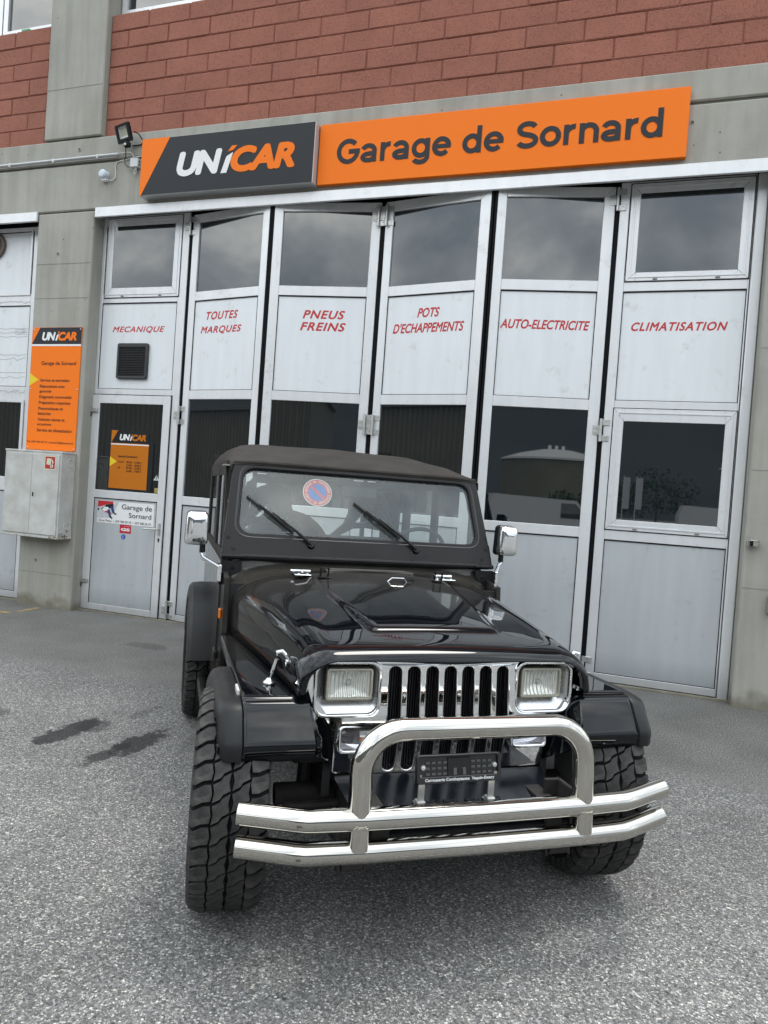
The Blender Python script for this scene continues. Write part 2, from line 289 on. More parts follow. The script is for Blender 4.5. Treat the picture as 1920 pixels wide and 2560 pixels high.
def paint_material():
    mt = bpy.data.materials.new('black_car_paint'); mt.use_nodes = True; t = mt.node_tree; b = t.nodes['Principled BSDF']; b.inputs['Specular IOR Level'].default_value = 0.0; b.inputs['Coat IOR'].default_value = 1.40
    b.inputs['Coat Weight'].default_value = 1.0; b.inputs['Coat Roughness'].default_value = 0.02
    c = t.nodes.new('ShaderNodeTexCoord'); s = t.nodes.new('ShaderNodeSeparateXYZ'); L(t, c.outputs['Object'], s.inputs[0])
    n = t.nodes.new('ShaderNodeTexNoise'); n.inputs['Scale'].default_value = 5; n.inputs['Detail'].default_value = 9; n.inputs['Roughness'].default_value = 0.7; L(t, c.outputs['Object'], n.inputs['Vector'])
    # road dust settles on the rear of the bonnet and the cowl
    q = t.nodes.new('ShaderNodeMapRange'); q.inputs[1].default_value = 0.1; q.inputs[2].default_value = 0.95; L(t, s.outputs['Y'], q.inputs[0])
    mu = t.nodes.new('ShaderNodeMath'); mu.operation = 'MULTIPLY'; L(t, q.outputs[0], mu.inputs[0]); L(t, n.outputs['Fac'], mu.inputs[1])
    mu2 = t.nodes.new('ShaderNodeMath'); mu2.operation = 'MULTIPLY'; L(t, mu.outputs[0], mu2.inputs[0]); mu2.inputs[1].default_value = 1.25
    mx_ = t.nodes.new('ShaderNodeMix'); mx_.data_type = 'RGBA'; mx_.inputs['A'].default_value = (0.003, 0.0035, 0.005, 1); mx_.inputs['B'].default_value = (0.05, 0.046, 0.04, 1)
    L(t, mu2.outputs[0], mx_.inputs['Factor']); L(t, mx_.outputs['Result'], b.inputs['Base Color'])
    b.inputs['Roughness'].default_value = 0.25
    q2 = t.nodes.new('ShaderNodeMapRange'); q2.inputs[1].default_value = 0.0; q2.inputs[2].default_value = 0.6; q2.inputs[3].default_value = 0.015; q2.inputs[4].default_value = 0.16
    L(t, mu.outputs[0], q2.inputs[0]); L(t, q2.outputs[0], b.inputs['Coat Roughness'])
    n2 = t.nodes.new('ShaderNodeTexNoise'); n2.inputs['Scale'].default_value = 3.0; n2.inputs['Detail'].default_value = 1; L(t, c.outputs['Object'], n2.inputs['Vector'])
    bp = t.nodes.new('ShaderNodeBump'); bp.inputs['Strength'].default_value = 0.15; bp.inputs['Distance'].default_value = 0.01
    L(t, n2.outputs['Fac'], bp.inputs['Height']); L(t, bp.outputs[0], b.inputs['Coat Normal'])
    return mt
PAINT = paint_material()

def glass_material(name, tint=(0.80, 0.90, 0.88), bumps=None, ior=1.5, rough=0.0, veil=0.0):
    mt = bpy.data.materials.new(name); mt.use_nodes = True; t = mt.node_tree; t.nodes.clear()
    o = t.nodes.new('ShaderNodeOutputMaterial'); m_ = t.nodes.new('ShaderNodeMixShader'); tr = t.nodes.new('ShaderNodeBsdfTransparent'); gl = t.nodes.new('ShaderNodeBsdfGlossy'); f = t.nodes.new('ShaderNodeFresnel')
    ge = t.nodes.new('ShaderNodeNewGeometry'); mi = t.nodes.new('ShaderNodeMapRange'); mi.inputs[3].default_value = ior; mi.inputs[4].default_value = 1 / ior; L(t, ge.outputs['Backfacing'], mi.inputs[0]); L(t, mi.outputs[0], f.inputs['IOR']); tr.inputs[0].default_value = (*tint, 1); gl.inputs['Roughness'].default_value = rough
    L(t, f.outputs[0], m_.inputs[0]); L(t, tr.outputs[0], m_.inputs[1]); L(t, gl.outputs[0], m_.inputs[2]); 
    if veil:  # pale grey-blue diffuse veil mixed over the glass, patchy by noise
        df = t.nodes.new('ShaderNodeBsdfDiffuse'); df.inputs[0].default_value = (0.55, 0.62, 0.62, 1); m2_ = t.nodes.new('ShaderNodeMixShader'); tc_ = t.nodes.new('ShaderNodeTexCoord'); nn = t.nodes.new('ShaderNodeTexNoise'); nn.inputs['Scale'].default_value = 4; nn.inputs['Detail'].default_value = 5
        mq = t.nodes.new('ShaderNodeMapRange'); mq.inputs[1].default_value = 0.3; mq.inputs[2].default_value = 0.7; mq.inputs[3].default_value = veil * 0.6; mq.inputs[4].default_value = veil * 1.4
        L(t, tc_.outputs['Object'], nn.inputs['Vector']); L(t, nn.outputs['Fac'], mq.inputs[0]); L(t, mq.outputs[0], m2_.inputs[0]); L(t, m_.outputs[0], m2_.inputs[1]); L(t, df.outputs[0], m2_.inputs[2]); L(t, m2_.outputs[0], o.inputs[0])
    else: L(t, m_.outputs[0], o.inputs[0])
    if bumps:
        c = t.nodes.new('ShaderNodeTexCoord'); wv = t.nodes.new('ShaderNodeTexWave'); wv.bands_direction = 'X'; wv.inputs['Scale'].default_value = bumps
        bp = t.nodes.new('ShaderNodeBump'); bp.inputs['Distance'].default_value = 0.003; bp.inputs['Strength'].default_value = 0.7
        L(t, c.outputs['Object'], wv.inputs['Vector']); L(t, wv.outputs['Fac'], bp.inputs['Height']); L(t, bp.outputs[0], gl.inputs['Normal']); L(t, bp.outputs[0], f.inputs['Normal'])
    return mt
WGLASS = glass_material('windscreen_glass', (0.88, 0.94, 0.93), ior=1.7, veil=0.085)
LENS = glass_material('fluted_lens', (0.93, 0.94, 0.92), bumps=22, ior=1.5, rough=0.03)
LENS2 = glass_material('clear_indicator_lens', (0.90, 0.90, 0.92), bumps=45, ior=1.55, rough=0.06)

def reflector_material():
    mt = bpy.data.materials.new('faceted_reflector'); mt.use_nodes = True; t = mt.node_tree; b = t.nodes['Principled BSDF']
    b.inputs['Metallic'].default_value = 0.55; b.inputs['Base Color'].default_value = (0.90, 0.90, 0.88, 1); b.inputs['Roughness'].default_value = 0.25
    c = t.nodes.new('ShaderNodeTexCoord'); wv = t.nodes.new('ShaderNodeTexWave'); wv.bands_direction = 'X'; wv.inputs['Scale'].default_value = 19; wv.inputs['Distortion'].default_value = 1.0
    n = t.nodes.new('ShaderNodeTexNoise'); n.inputs['Scale'].default_value = 30; L(t, c.outputs['Object'], n.inputs['Vector'])
    ad = t.nodes.new('ShaderNodeMath'); ad.operation = 'ADD'; L(t, wv.outputs['Fac'], ad.inputs[0]); L(t, n.outputs['Fac'], ad.inputs[1])
    bp = t.nodes.new('ShaderNodeBump'); bp.inputs['Distance'].default_value = 0.006; bp.inputs['Strength'].default_value = 0.9
    L(t, c.outputs['Object'], wv.inputs['Vector']); L(t, ad.outputs[0], bp.inputs['Height']); L(t, bp.outputs[0], b.inputs['Normal'])
    return mt
REFL = reflector_material()

# ------------------------------------------------------------------ mesh helpers
def link(name, me, mt=None, parent=None):
    o = bpy.data.objects.new(name, me); COL.objects.link(o)
    if mt: me.materials.clear(); me.materials.append(mt)
    if parent: o.parent = parent
    return o
def tag(o, label=None, cat=None, group=None, kind=None):
    if label: o['label'] = label
    if cat: o['category'] = cat
    if group: o['group'] = group
    if kind: o['kind'] = kind
    return o
def empty(name, loc=(0, 0, 0), rz=0, label=None, cat=None, group=None, parent=None):
    o = bpy.data.objects.new(name, None); COL.objects.link(o); o.location = loc; o.rotation_euler = (0, 0, rz); o.empty_display_size = 0.1
    if parent: o.parent = parent
    return tag(o, label, cat, group)
class MB:
    def __init__(s): s.bm = bmesh.new()
    def verts(s, vs, fs, M=None):
        v = [s.bm.verts.new(M @ Vector(p) if M else p) for p in vs]
        for f in fs:
            try: s.bm.faces.new([v[i] for i in f])
            except ValueError: pass
        return s
    def box(s, a, b, M=None, bev=0.0):
        x0, y0, z0 = [min(p, q) for p, q in zip(a, b)]; x1, y1, z1 = [max(p, q) for p, q in zip(a, b)]
        vs = [(x0, y0, z0), (x1, y0, z0), (x1, y1, z0), (x0, y1, z0), (x0, y0, z1), (x1, y0, z1), (x1, y1, z1), (x0, y1, z1)]
        fs = [(0, 3, 2, 1), (4, 5, 6, 7), (0, 1, 5, 4), (1, 2, 6, 5), (2, 3, 7, 6), (3, 0, 4, 7)]
        t = bmesh.new(); v = [t.verts.new(p) for p in vs]
        for f in fs: t.faces.new([v[i] for i in f])
        if bev: bmesh.ops.bevel(t, geom=t.edges[:], offset=bev, segments=1, affect='EDGES')
        if M: t.transform(M)
        s.add(t); return s
    def add(s, t):
        me = bpy.data.meshes.new('tmp'); t.to_mesh(me); t.free(); s.bm.from_mesh(me); bpy.data.meshes.remove(me); return s
    def addmesh(s, me, M=None):
        t = bmesh.new(); t.from_mesh(me)
        if M: t.transform(M)
        return s.add(t)
    def tube(s, path, r, seg=12, cap=True, closed=False, M=None):
        P = [Vector(p) for p in path]; n = len(P); rings = []
        rr = r if isinstance(r, (list, tuple)) else [r] * n
        up = None
        for i in range(n):
            a = P[(i - 1) % n] if (closed or i) else P[0]; b_ = P[(i + 1) % n] if (closed or i < n - 1) else P[-1]
            d = (b_ - a).normalized()
            if up is None:
                up = Vector((0, 0, 1)) if abs(d.z) < 0.9 else Vector((0, 1, 0))
                up = (up - d * up.dot(d)).normalized()
            else:
                up = (up - d * up.dot(d)).normalized()
            sd_ = d.cross(up)
            # widen at corners so the tube keeps its thickness
            k_ = 1.0
            if 0 < i < n - 1 or closed:
                c_ = (P[i] - a).normalized().dot((b_ - P[i]).normalized()); k_ = 1 / max(0.6, math.sqrt((1 + c_) / 2))
            rings.append([s.bm.verts.new((M @ (P[i] + (math.cos(t) * up + math.sin(t) * sd_) * rr[i])) if M else (P[i] + (math.cos(t) * up + math.sin(t) * sd_) * rr[i])) for t in [2 * math.pi * j / seg for j in range(seg)]])
        for i in range(n if closed else n - 1):
            A, B = rings[i], rings[(i + 1) % n]
            for j in range(seg): s.bm.faces.new((A[j], A[(j + 1) % seg], B[(j + 1) % seg], B[j]))
        if cap and not closed:
            s.bm.faces.new(rings[0][::-1]); s.bm.faces.new(rings[-1])
        return s
    def lathe(s, prof, axis='x', seg=32, M=None):
        rings = []
        for (a, r) in prof:
            ring = []
            for j in range(seg):
                t = 2 * math.pi * j / seg; c, q = math.cos(t) * r, math.sin(t) * r
                p = Vector((a, c, q)) if axis == 'x' else Vector((c, a, q)) if axis == 'y' else Vector((c, q, a))
                ring.append(s.bm.verts.new(M @ p if M else p))
            rings.append(ring)
        for A, B in zip(rings[:-1], rings[1:]):
            for j in range(seg): s.bm.faces.new((A[j], A[(j + 1) % seg], B[(j + 1) % seg], B[j]))
        return s
    def grid(s, rows, closed=False):
        V = [[s.bm.verts.new(p) for p in r] for r in rows]
        for A, B in zip(V[:-1], V[1:]):
            n = len(A)
            for j in range(n if closed else n - 1): s.bm.faces.new((A[j], A[(j + 1) % n], B[(j + 1) % n], B[j]))
        return s
    def prism(s, poly, d0, d1, axis='y', M=None):
        def P(a, b, d): return (a, d, b) if axis == 'y' else (d, a, b) if axis == 'x' else (a, b, d)
        n = len(poly)
        vs = [P(a, b, d0) for a, b in poly] + [P(a, b, d1) for a, b in poly]
        fs = [tuple(range(n)), tuple(range(2 * n - 1, n - 1, -1))] + [(i, i + n, (i + 1) % n + n, (i + 1) % n) for i in range(n)]
        return s.verts(vs, fs, M)
    def build(s, name, mt=None, parent=None, smooth=35, bev=0, **kw):
        bmesh.ops.recalc_face_normals(s.bm, faces=s.bm.faces[:])
        me = bpy.data.meshes.new(name); s.bm.to_mesh(me); s.bm.free()
        if smooth:
            me.shade_smooth(); me.set_sharp_from_angle(angle=R(smooth))
        o = link(name, me, mt, parent)
        if bev:
            b_ = o.modifiers.new('bevel', 'BEVEL'); b_.width = bev; b_.segments = 2; b_.limit_method = 'ANGLE'; b_.angle_limit = R(40); b_.harden_normals = False
        return tag(o, **kw) if kw else o
def rrect(cx, cy, hw, hh, r, seg=6):
    pts = []
    for (sx_, sy_, a0) in ((1, 1, 0), (-1, 1, 90), (-1, -1, 180), (1, -1, 270)):
        for i in range(seg + 1):
            t = R(a0 + 90 * i / seg); pts.append((cx + sx_ * (hw - r) + r * math.cos(t), cy + sy_ * (hh - r) + r * math.sin(t)))
    return pts
def circ(cx, cy, r, n=24): return [(cx + r * math.cos(2 * math.pi * i / n), cy + r * math.sin(2 * math.pi * i / n)) for i in range(n)]
XZ = Matrix(((1, 0, 0, 0), (0, 0, -1, 0), (0, 1, 0, 0), (0, 0, 0, 1)))      # curve XY -> world XZ, its +Z towards -Y
def fill(outer, holes, depth, bevel=0.0, res=2):
    cu = bpy.data.curves.new('tmp', 'CURVE'); cu.dimensions = '2D'; cu.fill_mode = 'BOTH'; cu.extrude = depth / 2; cu.bevel_depth = bevel; cu.bevel_resolution = res; cu.offset = -bevel
    for pts in [outer] + list(holes):
        sp = cu.splines.new('POLY'); sp.points.add(len(pts) - 1); sp.use_cyclic_u = True
        for p, q in zip(sp.points, pts): p.co = (q[0], q[1], 0, 1)
    o = bpy.data.objects.new('tmp', cu); COL.objects.link(o)
    me = bpy.data.meshes.new_from_object(o.evaluated_get(bpy.context.evaluated_depsgraph_get()))
    bpy.data.objects.remove(o); bpy.data.curves.remove(cu)
    return me
def text_mesh(body, bold=0.0, spacing=1.0, shear=0.0, depth=0.0, align='LEFT', line=1.0):
    cu = bpy.data.curves.new('tmp', 'FONT'); cu.body = body; cu.size = 1; cu.space_character = spacing; cu.shear = shear; cu.extrude = depth; cu.align_x = align; cu.space_line = line; cu.resolution_u = 5
    o = bpy.data.objects.new('tmp', cu); COL.objects.link(o)
    me = bpy.data.meshes.new_from_object(o.evaluated_get(bpy.context.evaluated_depsgraph_get()))
    bpy.data.objects.remove(o); bpy.data.curves.remove(cu)
    if bold:      # heavier strokes: the outline laid over itself all round
        t = bmesh.new()
        for i in range(8):
            a = i * math.pi / 4; c = bmesh.new(); c.from_mesh(me); c.transform(Matrix.Translation((bold * math.cos(a), bold * math.sin(a), 0.0)))
            m_ = bpy.data.meshes.new('tmp'); c.to_mesh(m_); c.free(); k0 = len(t.verts); t.from_mesh(m_); bpy.data.meshes.remove(m_)
            t.verts.ensure_lookup_table()
            for v in t.verts[k0:]: v.co.z = i * 1.0
        t.to_mesh(me); t.free()
    return me
def text(name, body, x0, x1, z0, z1, y, mt, parent, bold=0.0, spacing=1.0, shear=0.0, align='LEFT', line=1.0, M=None, depth=0.0, label=None):
    """flat lettering filling the box x0..x1, z0..z1 on a plane facing -Y"""
    me = text_mesh(body, bold, spacing, shear, 0, align, line)
    xs = [v.co.x for v in me.vertices]; ys = [v.co.y for v in me.vertices]
    ax, bx, ay, by = min(xs), max(xs), min(ys), max(ys)
    for v in me.vertices:
        v.co = ((v.co.x - ax) / (bx - ax) * (x1 - x0) + x0, y - 0.00004 * v.co.z, (v.co.y - ay) / (by - ay) * (z1 - z0) + z0)
    if M: me.transform(M)
    o = link(name, me, mt, parent)
    if label: o['label'] = label
    return o
def flat(name, pts, y, mt, parent, M=None, label=None):
    b = MB(); b.verts([(x, y, z) for x, z in pts], [tuple(range(len(pts)))], M)
    o = b.build(name, mt, parent, smooth=0)
    if label: o['label'] = label
    return o
def boxo(name, a, b, mt, parent=None, bev=0.003, **kw):
    return MB().box(a, b, None, bev).build(name, mt, parent, smooth=0, **kw)

# ------------------------------------------------------------------ ground and far setting
gm = MB()
gm.grid([[(-900 + 1800 * i / 6, -1500 + 1700 * j / 6, 0) for i in range(7)] for j in range(7)])
tag(gm.build('ground', ASPH, smooth=0), kind='structure')
sill = MB(); sill.box((-2.6, -0.06, -0.02), (-0.86, 0.2, 0.012)); sill.box((-0.06, -0.05, -0.02), (6.93, 0.2, 0.014))
tag(sill.build('concrete_threshold', CONC, smooth=0), kind='structure')
yl = MB(); yl.verts([(-1.3, -0.95, .004), (-0.40, -0.72, .004), (-0.43, -0.62, .004), (-1.3, -0.84, .004)], [(0, 1, 2, 3)])
yl.verts([(-0.42, -0.60, .004), (-0.36, -0.56, .004), (-0.38, -0.24, .004), (-0.46, -0.24, .004)], [(0, 1, 2, 3)])
tag(yl.build('yellow_ground_marking', mat('worn_yellow_paint', (0.16, 0.14, 0.10), 0.8, col2=(0.42, 0.30, 0.10), vscale=16), smooth=0), kind='structure')

# ------------------------------------------------------------------ garage building
FY = -0.18        # face of beams and pillars
bld = empty('garage_building', (3.4, 0, 0), label='grey concrete garage building with red painted block wall above the folding doors', cat='building')
def bpart(name, mb_or_obj, mt=None, **kw):
    o = mb_or_obj.build(name, mt, None, **kw) if isinstance(mb_or_obj, MB) else mb_or_obj
    o.parent = bld; o.matrix_parent_inverse = Matrix.Translation((-3.4, 0, 0)); return o
bpart('pillar', MB().box((-0.84, FY, -0.1), (-0.035, 0.32, 4.615), bev=0.012), CONC, smooth=0)
bpart('pillar', MB().box((6.93, FY, -0.1), (9.0, 0.32, 4.615), bev=0.012), CONC, smooth=0)
bpart('pillar', MB().box((-5.0, FY, -0.1), (-2.4, 0.32, 4.615), bev=0.012), CONC, smooth=0)
# horizontal beam in two lifts with a joint between them
bpart('beam', MB().box((-5.0, FY, 4.63), (9.0, 0.32, 5.155), bev=0.012), CONC, smooth=0)
bpart('beam', MB().box((-5.0, FY + 0.004, 5.185), (9.0, 0.32, 5.455), bev=0.012), CONC, smooth=0)
bpart('beam_joint', MB().box((-5.0, FY + 0.03, 4.64), (9.0, 0.30, 5.46)), mat('joint_shadow_concrete', (0.16, 0.155, 0.14), 0.9), smooth=0)
bpart('column', MB().box((-0.83, FY, 5.475), (-0.022, 0.32, 9.0), bev=0.012), CONC, smooth=0)
bpart('wall_core', MB().box((-5.0, 0.0, 5.45), (9.0, 0.3, 6.86)), mat('wall_core', (0.13, 0.05, 0.04), 0.9), smooth=0)
bpart('interior_wall', MB().box((-5.0, 0.9, -0.1), (9.0, 1.0, 9.0)), DARK, smooth=0)
bpart('roof_slab', MB().box((-5.0, FY, 8.6), (9.0, 1.0, 9.0)), CONC, smooth=0)
# form tie holes in the concrete
tie = mat('tie_hole', (0.10, 0.10, 0.09), 0.9)
for (x, z) in ((6.26, 5.0), (-0.52, 4.14), (-0.58, 0.545), (-0.30, 5.33), (2.2, 5.33), (7.4, 5.05)):
    b = MB(); b.lathe([(FY - 0.0035, 0.0), (FY - 0.0035, 0.013)], 'y', 14, Matrix.Translation((x, 0, z)))
    bpart('tie_hole', b, tie, smooth=0)
    b = MB(); b.lathe([(FY - 0.001, 0.013), (FY - 0.004, 0.016), (FY - 0.004, 0.020), (FY - 0.001, 0.023)], 'y', 14, Matrix.Translation((x, 0, z)))
    bpart('tie_hole_rim', b, CONC, smooth=0)
# formwork lift lines on the pillars
for x0, x1, z in ((-0.83, -0.045, 4.02), (-0.83, -0.045, 3.62), (-0.83, -0.045, 0.40), (6.94, 7.74, 2.02), (6.94, 7.74, 1.02), (6.94, 7.74, 3.05), (-0.82, -0.03, 6.05)):
    bpart('formwork_line', MB().box((x0, FY - 0.002, z), (x1, FY + 0.01, z + 0.004)), mat('formwork_line', (0.19, 0.185, 0.165), 0.9), smooth=0)
# block wall: every block is a piece of its own
bw = bpart('block_wall', MB().box((-0.02, -0.089, 5.46), (9.0, 0.0, 6.865)), mat('block_mortar', (0.25, 0.092, 0.066), 0.95, var=0.15, vscale=6), smooth=0)
bw2 = bpart('block_wall', MB().box((-5.0, -0.089, 5.46), (-0.83, 0.0, 6.865)), MT['block_mortar'], smooth=0)
full = None; cache = {}
def block(x0, x1, z0, z1, wall):
    wdt = round(x1 - x0, 3)
    if wdt < 0.03: return
    key = (wdt, rnd.randint(0, 2))
    if key not in cache:
        t = bmesh.new()
        nx = max(2, int(wdt / 0.09)); hh = z1 - z0
        bb = MB().box((0, 0, 0), (wdt, 0.045, hh), bev=0.009).bm
        for v in bb.verts: v.co += Vector((rnd.uniform(-1, 1) * 0.0035, rnd.uniform(-1, 1) * 0.0025, rnd.uniform(-1, 1) * 0.003))
        me = bpy.data.meshes.new('block'); bb.to_mesh(me); bb.free(); me.materials.append(BLOCK); cache[key] = me
    o = bpy.data.objects.new('block', cache[key]); COL.objects.link(o); o.parent = wall
    o.location = (x0, -0.1 + rnd.uniform(-0.003, 0.003), z0)
for k in range(7):
    z0 = 5.475 + 0.2 * k; z1 = z0 + 0.2
    off = -0.047 if k % 2 == 0 else -0.31
    x = off
    while x < 7.6:
        a, b_ = max(x, -0.02), min(x + 0.533, 9)
        block(a + 0.0035, b_ - 0.0035, z0 + 0.0035, z1 - 0.0035, bw); x += 0.533
    off = -1.429 if k % 2 == 0 else -1.176
    x = off - 0.533 * 4
    while x < -0.86:
        b_ = min(x + 0.533, -0.835); block(x + 0.0035, b_ - 0.0035, z0 + 0.0035, z1 - 0.0035, bw2); x += 0.533
# upper windows
def upper_window(x0, x1):
    f = bpart('upper_window', MB().box((x0, 0.03, 6.87), (x1, 0.10, 7.0)).box((x0, 0.03, 7.0), (x0 + 0.07, 0.10, 8.6)).box((x1 - 0.07, 0.03, 7.0), (x1, 0.10, 8.6)), ALU, smooth=0)
    boxo('pane', (x0 + 0.07, 0.06, 7.0), (x1 - 0.07, 0.07, 8.6), PANE_UP, f, 0)
upper_window(-1.78, -0.84); upper_window(-2.9, -1.8); upper_window(0.0, 2.2); upper_window(2.25, 4.4); upper_window(4.45, 7.5)
ln = MB(); ln.lathe([(0, 0.0), (0, .03), (.10, .03), (.12, .012), (.14, .012), (.14, 0)], 'x', 14, Matrix.Translation((-1.39, -0.03, 6.91)))
tag(ln.build('bottle', mat('green_bottle', (0.05, 0.30, 0.12), 0.3), None), 'small green and white bottle lying on the sill of the upper left window', 'bottle')

# ------------------------------------------------------------------ folding door
door = empty('folding_door', (3.4, 0, 0), label='tall white six leaf folding garage door with red lettering and upper windows', cat='garage door')
MI = Matrix.Translation((-3.4, 0, 0))
def dpart(o):
    o.parent = door; o.matrix_parent_inverse = MI; return o
hd = dpart(MB().box((0.0, -0.215, 4.522), (7.35, -0.184, 4.634), bev=0.006).box((0.0, -0.184, 4.60), (6.92, -0.02, 4.628)).build('header_track', ALU, None, smooth=0))
dpart(MB().box((-0.03, 0.03, 4.56), (6.92, 0.10, 4.66)).build('track_shadow_gap', GASKET, None, smooth=0))
dpart(MB().box((-0.10, 0.0, 0.0), (-0.045, 0.06, 4.60), bev=0.004).build('jamb', ALU, None, smooth=0))
dpart(MB().box((6.84, -0.012, 0.0), (6.925, 0.06, 4.60), bev=0.008).build('jamb', ALU, None, smooth=0))
DY = 0.05
def leaf(name_label, A, B, frame, glass, panels, lows, ztop=4.565, z0=0.02, end=None, casement=None):
    """A,B = plan ends (x,y) of the leaf; frame=(left stile, right stile); levels in z."""
    A = Vector((*A, 0)); B = Vector((*B, 0)); wd = (B - A).length; ang = math.atan2(B.y - A.y, B.x - A.x)
    M = Matrix.Translation(A) @ Matrix.Rotation(ang, 4, 'Z')
    ls, rs = frame
    b = MB()
    b.box((0, 0, z0), (ls, DY, ztop), bev=0.004); b.box((wd - rs, 0, z0), (wd, DY, ztop), bev=0.004)
    rails = [(z0, lows[0]), (lows[1], lows[2]), (lows[3], panels[0]), (panels[1], glass[0]), (glass[1], ztop)]
    for (a, c) in rails: b.box((ls, 0.0015, a), (wd - rs, DY, c), bev=0.0035)
    fr = b.build('door_leaf', ALU, None, smooth=0); dpart(fr); fr.matrix_basis = M
    fr['label'] = name_label
    fr.matrix_parent_inverse = MI
    def pane(n, x0, x1, a, c, mt, dep): return boxo(n, (x0, dep, a), (x1, dep + 0.008, c), mt, fr, 0)
    gsk = MB(); g_ = 0.007
    def ring(x0, x1, a, c, y=0.004):
        for bx in (((x0, y, a), (x0 + g_, y + 0.02, c)), ((x1 - g_, y, a), (x1, y + 0.02, c)), ((x0 + g_, y, c - g_ * 1.4), (x1 - g_, y + 0.02, c)), ((x0 + g_, y, a), (x1 - g_, y + 0.02, a + g_ * 0.7))): gsk.box(*bx)
    x0, x1 = ls, wd - rs
    if casement:
        for (a, c, t_) in casement:                       # opening sash standing proud of the leaf
            cs = MB(); f_ = 0.062
            X0, X1, Z0, Z1 = x0 - 0.035, x1 + 0.03, a - 0.075, c + 0.06
            if Z1 > ztop: Z1 = ztop - 0.005
            gk = 0.006
            cs.box((X0, -0.008, Z0), (X0 + f_, 0.01, Z1), bev=0.003); cs.box((X1 - f_, -0.008, Z0), (X1, 0.01, Z1), bev=0.003)
            cs.box((X0 + f_, -0.007, Z0), (X1 - f_, 0.01, a - 0.004), bev=0.003); cs.box((X0 + f_, -0.007, c + 0.004), (X1 - f_, 0.01, Z1), bev=0.003)
            sh = cs.build('window_sash', ALU, fr, smooth=0)
            lip = MB(); q = 0.022
            for bx in (((X0 + q, -0.013, Z0 + q), (X0 + q + 0.018, -0.007, Z1 - q)), ((X1 - q - 0.018, -0.013, Z0 + q), (X1 - q, -0.007, Z1 - q)), ((X0 + q + .018, -0.0125, Z0 + q), (X1 - q - .018, -0.007, Z0 + q + 0.018)), ((X0 + q + .018, -0.0125, Z1 - q - 0.018), (X1 - q - .018, -0.007, Z1 - q))): lip.box(*bx, bev=0.002)
            lip.build('sash_bead', ALU, fr, smooth=0)
            for bx in (((X0 - gk, -0.001, Z0 - gk), (X0, 0.008, Z1)), ((X1, -0.001, Z0 - gk), (X1 + gk, 0.008, Z1)), ((X0, -0.001, Z0 - gk), (X1, 0.008, Z0))): gsk.box(*bx)
            for xx in (X0 + (X1 - X0) * 0.24, X0 + (X1 - X0) * 0.76): MB().box((xx - 0.018, -0.016, Z0 + 0.006), (xx + 0.018, -0.007, Z0 + 0.02), bev=0.003).build('drain_cap', mat('drain_cap', (0.25, 0.24, 0.22), 0.6), fr, smooth=0)
    pane('pane', x0, x1, glass[0], glass[1], PANE_UP, 0.022)
    pane('panel', x0, x1, panels[0], panels[1], PANEL, 0.012); ring(x0, x1, panels[0], panels[1])
    pane('pane', x0, x1, lows[2], lows[3], PANE, 0.022)
    pane('panel', x0, x1, lows[0], lows[1], PANEL_LOW, 0.012); ring(x0, x1, lows[0], lows[1])
    gsk.build('gasket', GASKET, fr, smooth=0)
    if end:
        mj = MB(); mj.tube([(0, -0.0002, ztop), (ls, -0.0002, glass[1])], 0.0012, 4); mj.tube([(wd, -0.0002, ztop), (wd - rs, -0.0002, glass[1])], 0.0012, 4); mj.build('mitre_joint', GASKET, fr, smooth=0)
    if end:   # rubber edge strip at the fold
        s_ = MB()
        if 'r' in end: s_.box((wd + 0.001, 0.002, z0), (wd + 0.026, 0.05, ztop + 0.02))
        if 'l' in end: s_.box((-0.026, 0.002, z0), (-0.001, 0.05, ztop + 0.02))
        s_.build('rubber_strip', GASKET, fr, smooth=0)
    return fr, wd
P_, G_, L_ = (2.61, 3.605), (3.705, 4.475), (0.09, 1.33, 1.425, 2.51)
l2, w2 = leaf('second leaf lettered toutes marques, folded outwards', (1.172, 0.0), (2.212, -0.17), (0.09, 0.085), G_, P_, L_, end='r')
l3, w3 = leaf('third leaf lettered pneus freins, folded outwards', (2.268, -0.17), (3.392, 0.0), (0.098, 0.095), G_, P_, L_, end='l')
l4, w4 = leaf('fourth leaf lettered pots d echappements, folded outwards', (3.442, 0.0), (4.548, -0.17), (0.085, 0.105), (3.705, 4.465), P_, L_, end='r')
l5, w5 = leaf('fifth leaf lettered auto electricite, folded outwards', (4.612, -0.17), (5.668, 0.0), (0.085, 0.10), G_, P_, L_, end='l')
l6, w6 = leaf('sixth flat leaf lettered climatisation with two opening windows', (5.712, 0.0), (6.832, 0.0), (0.082, 0.012), (3.75, 4.47), P_, (0.09, 1.33, 1.52, 2.425), ztop=4.60, z0=0.02)
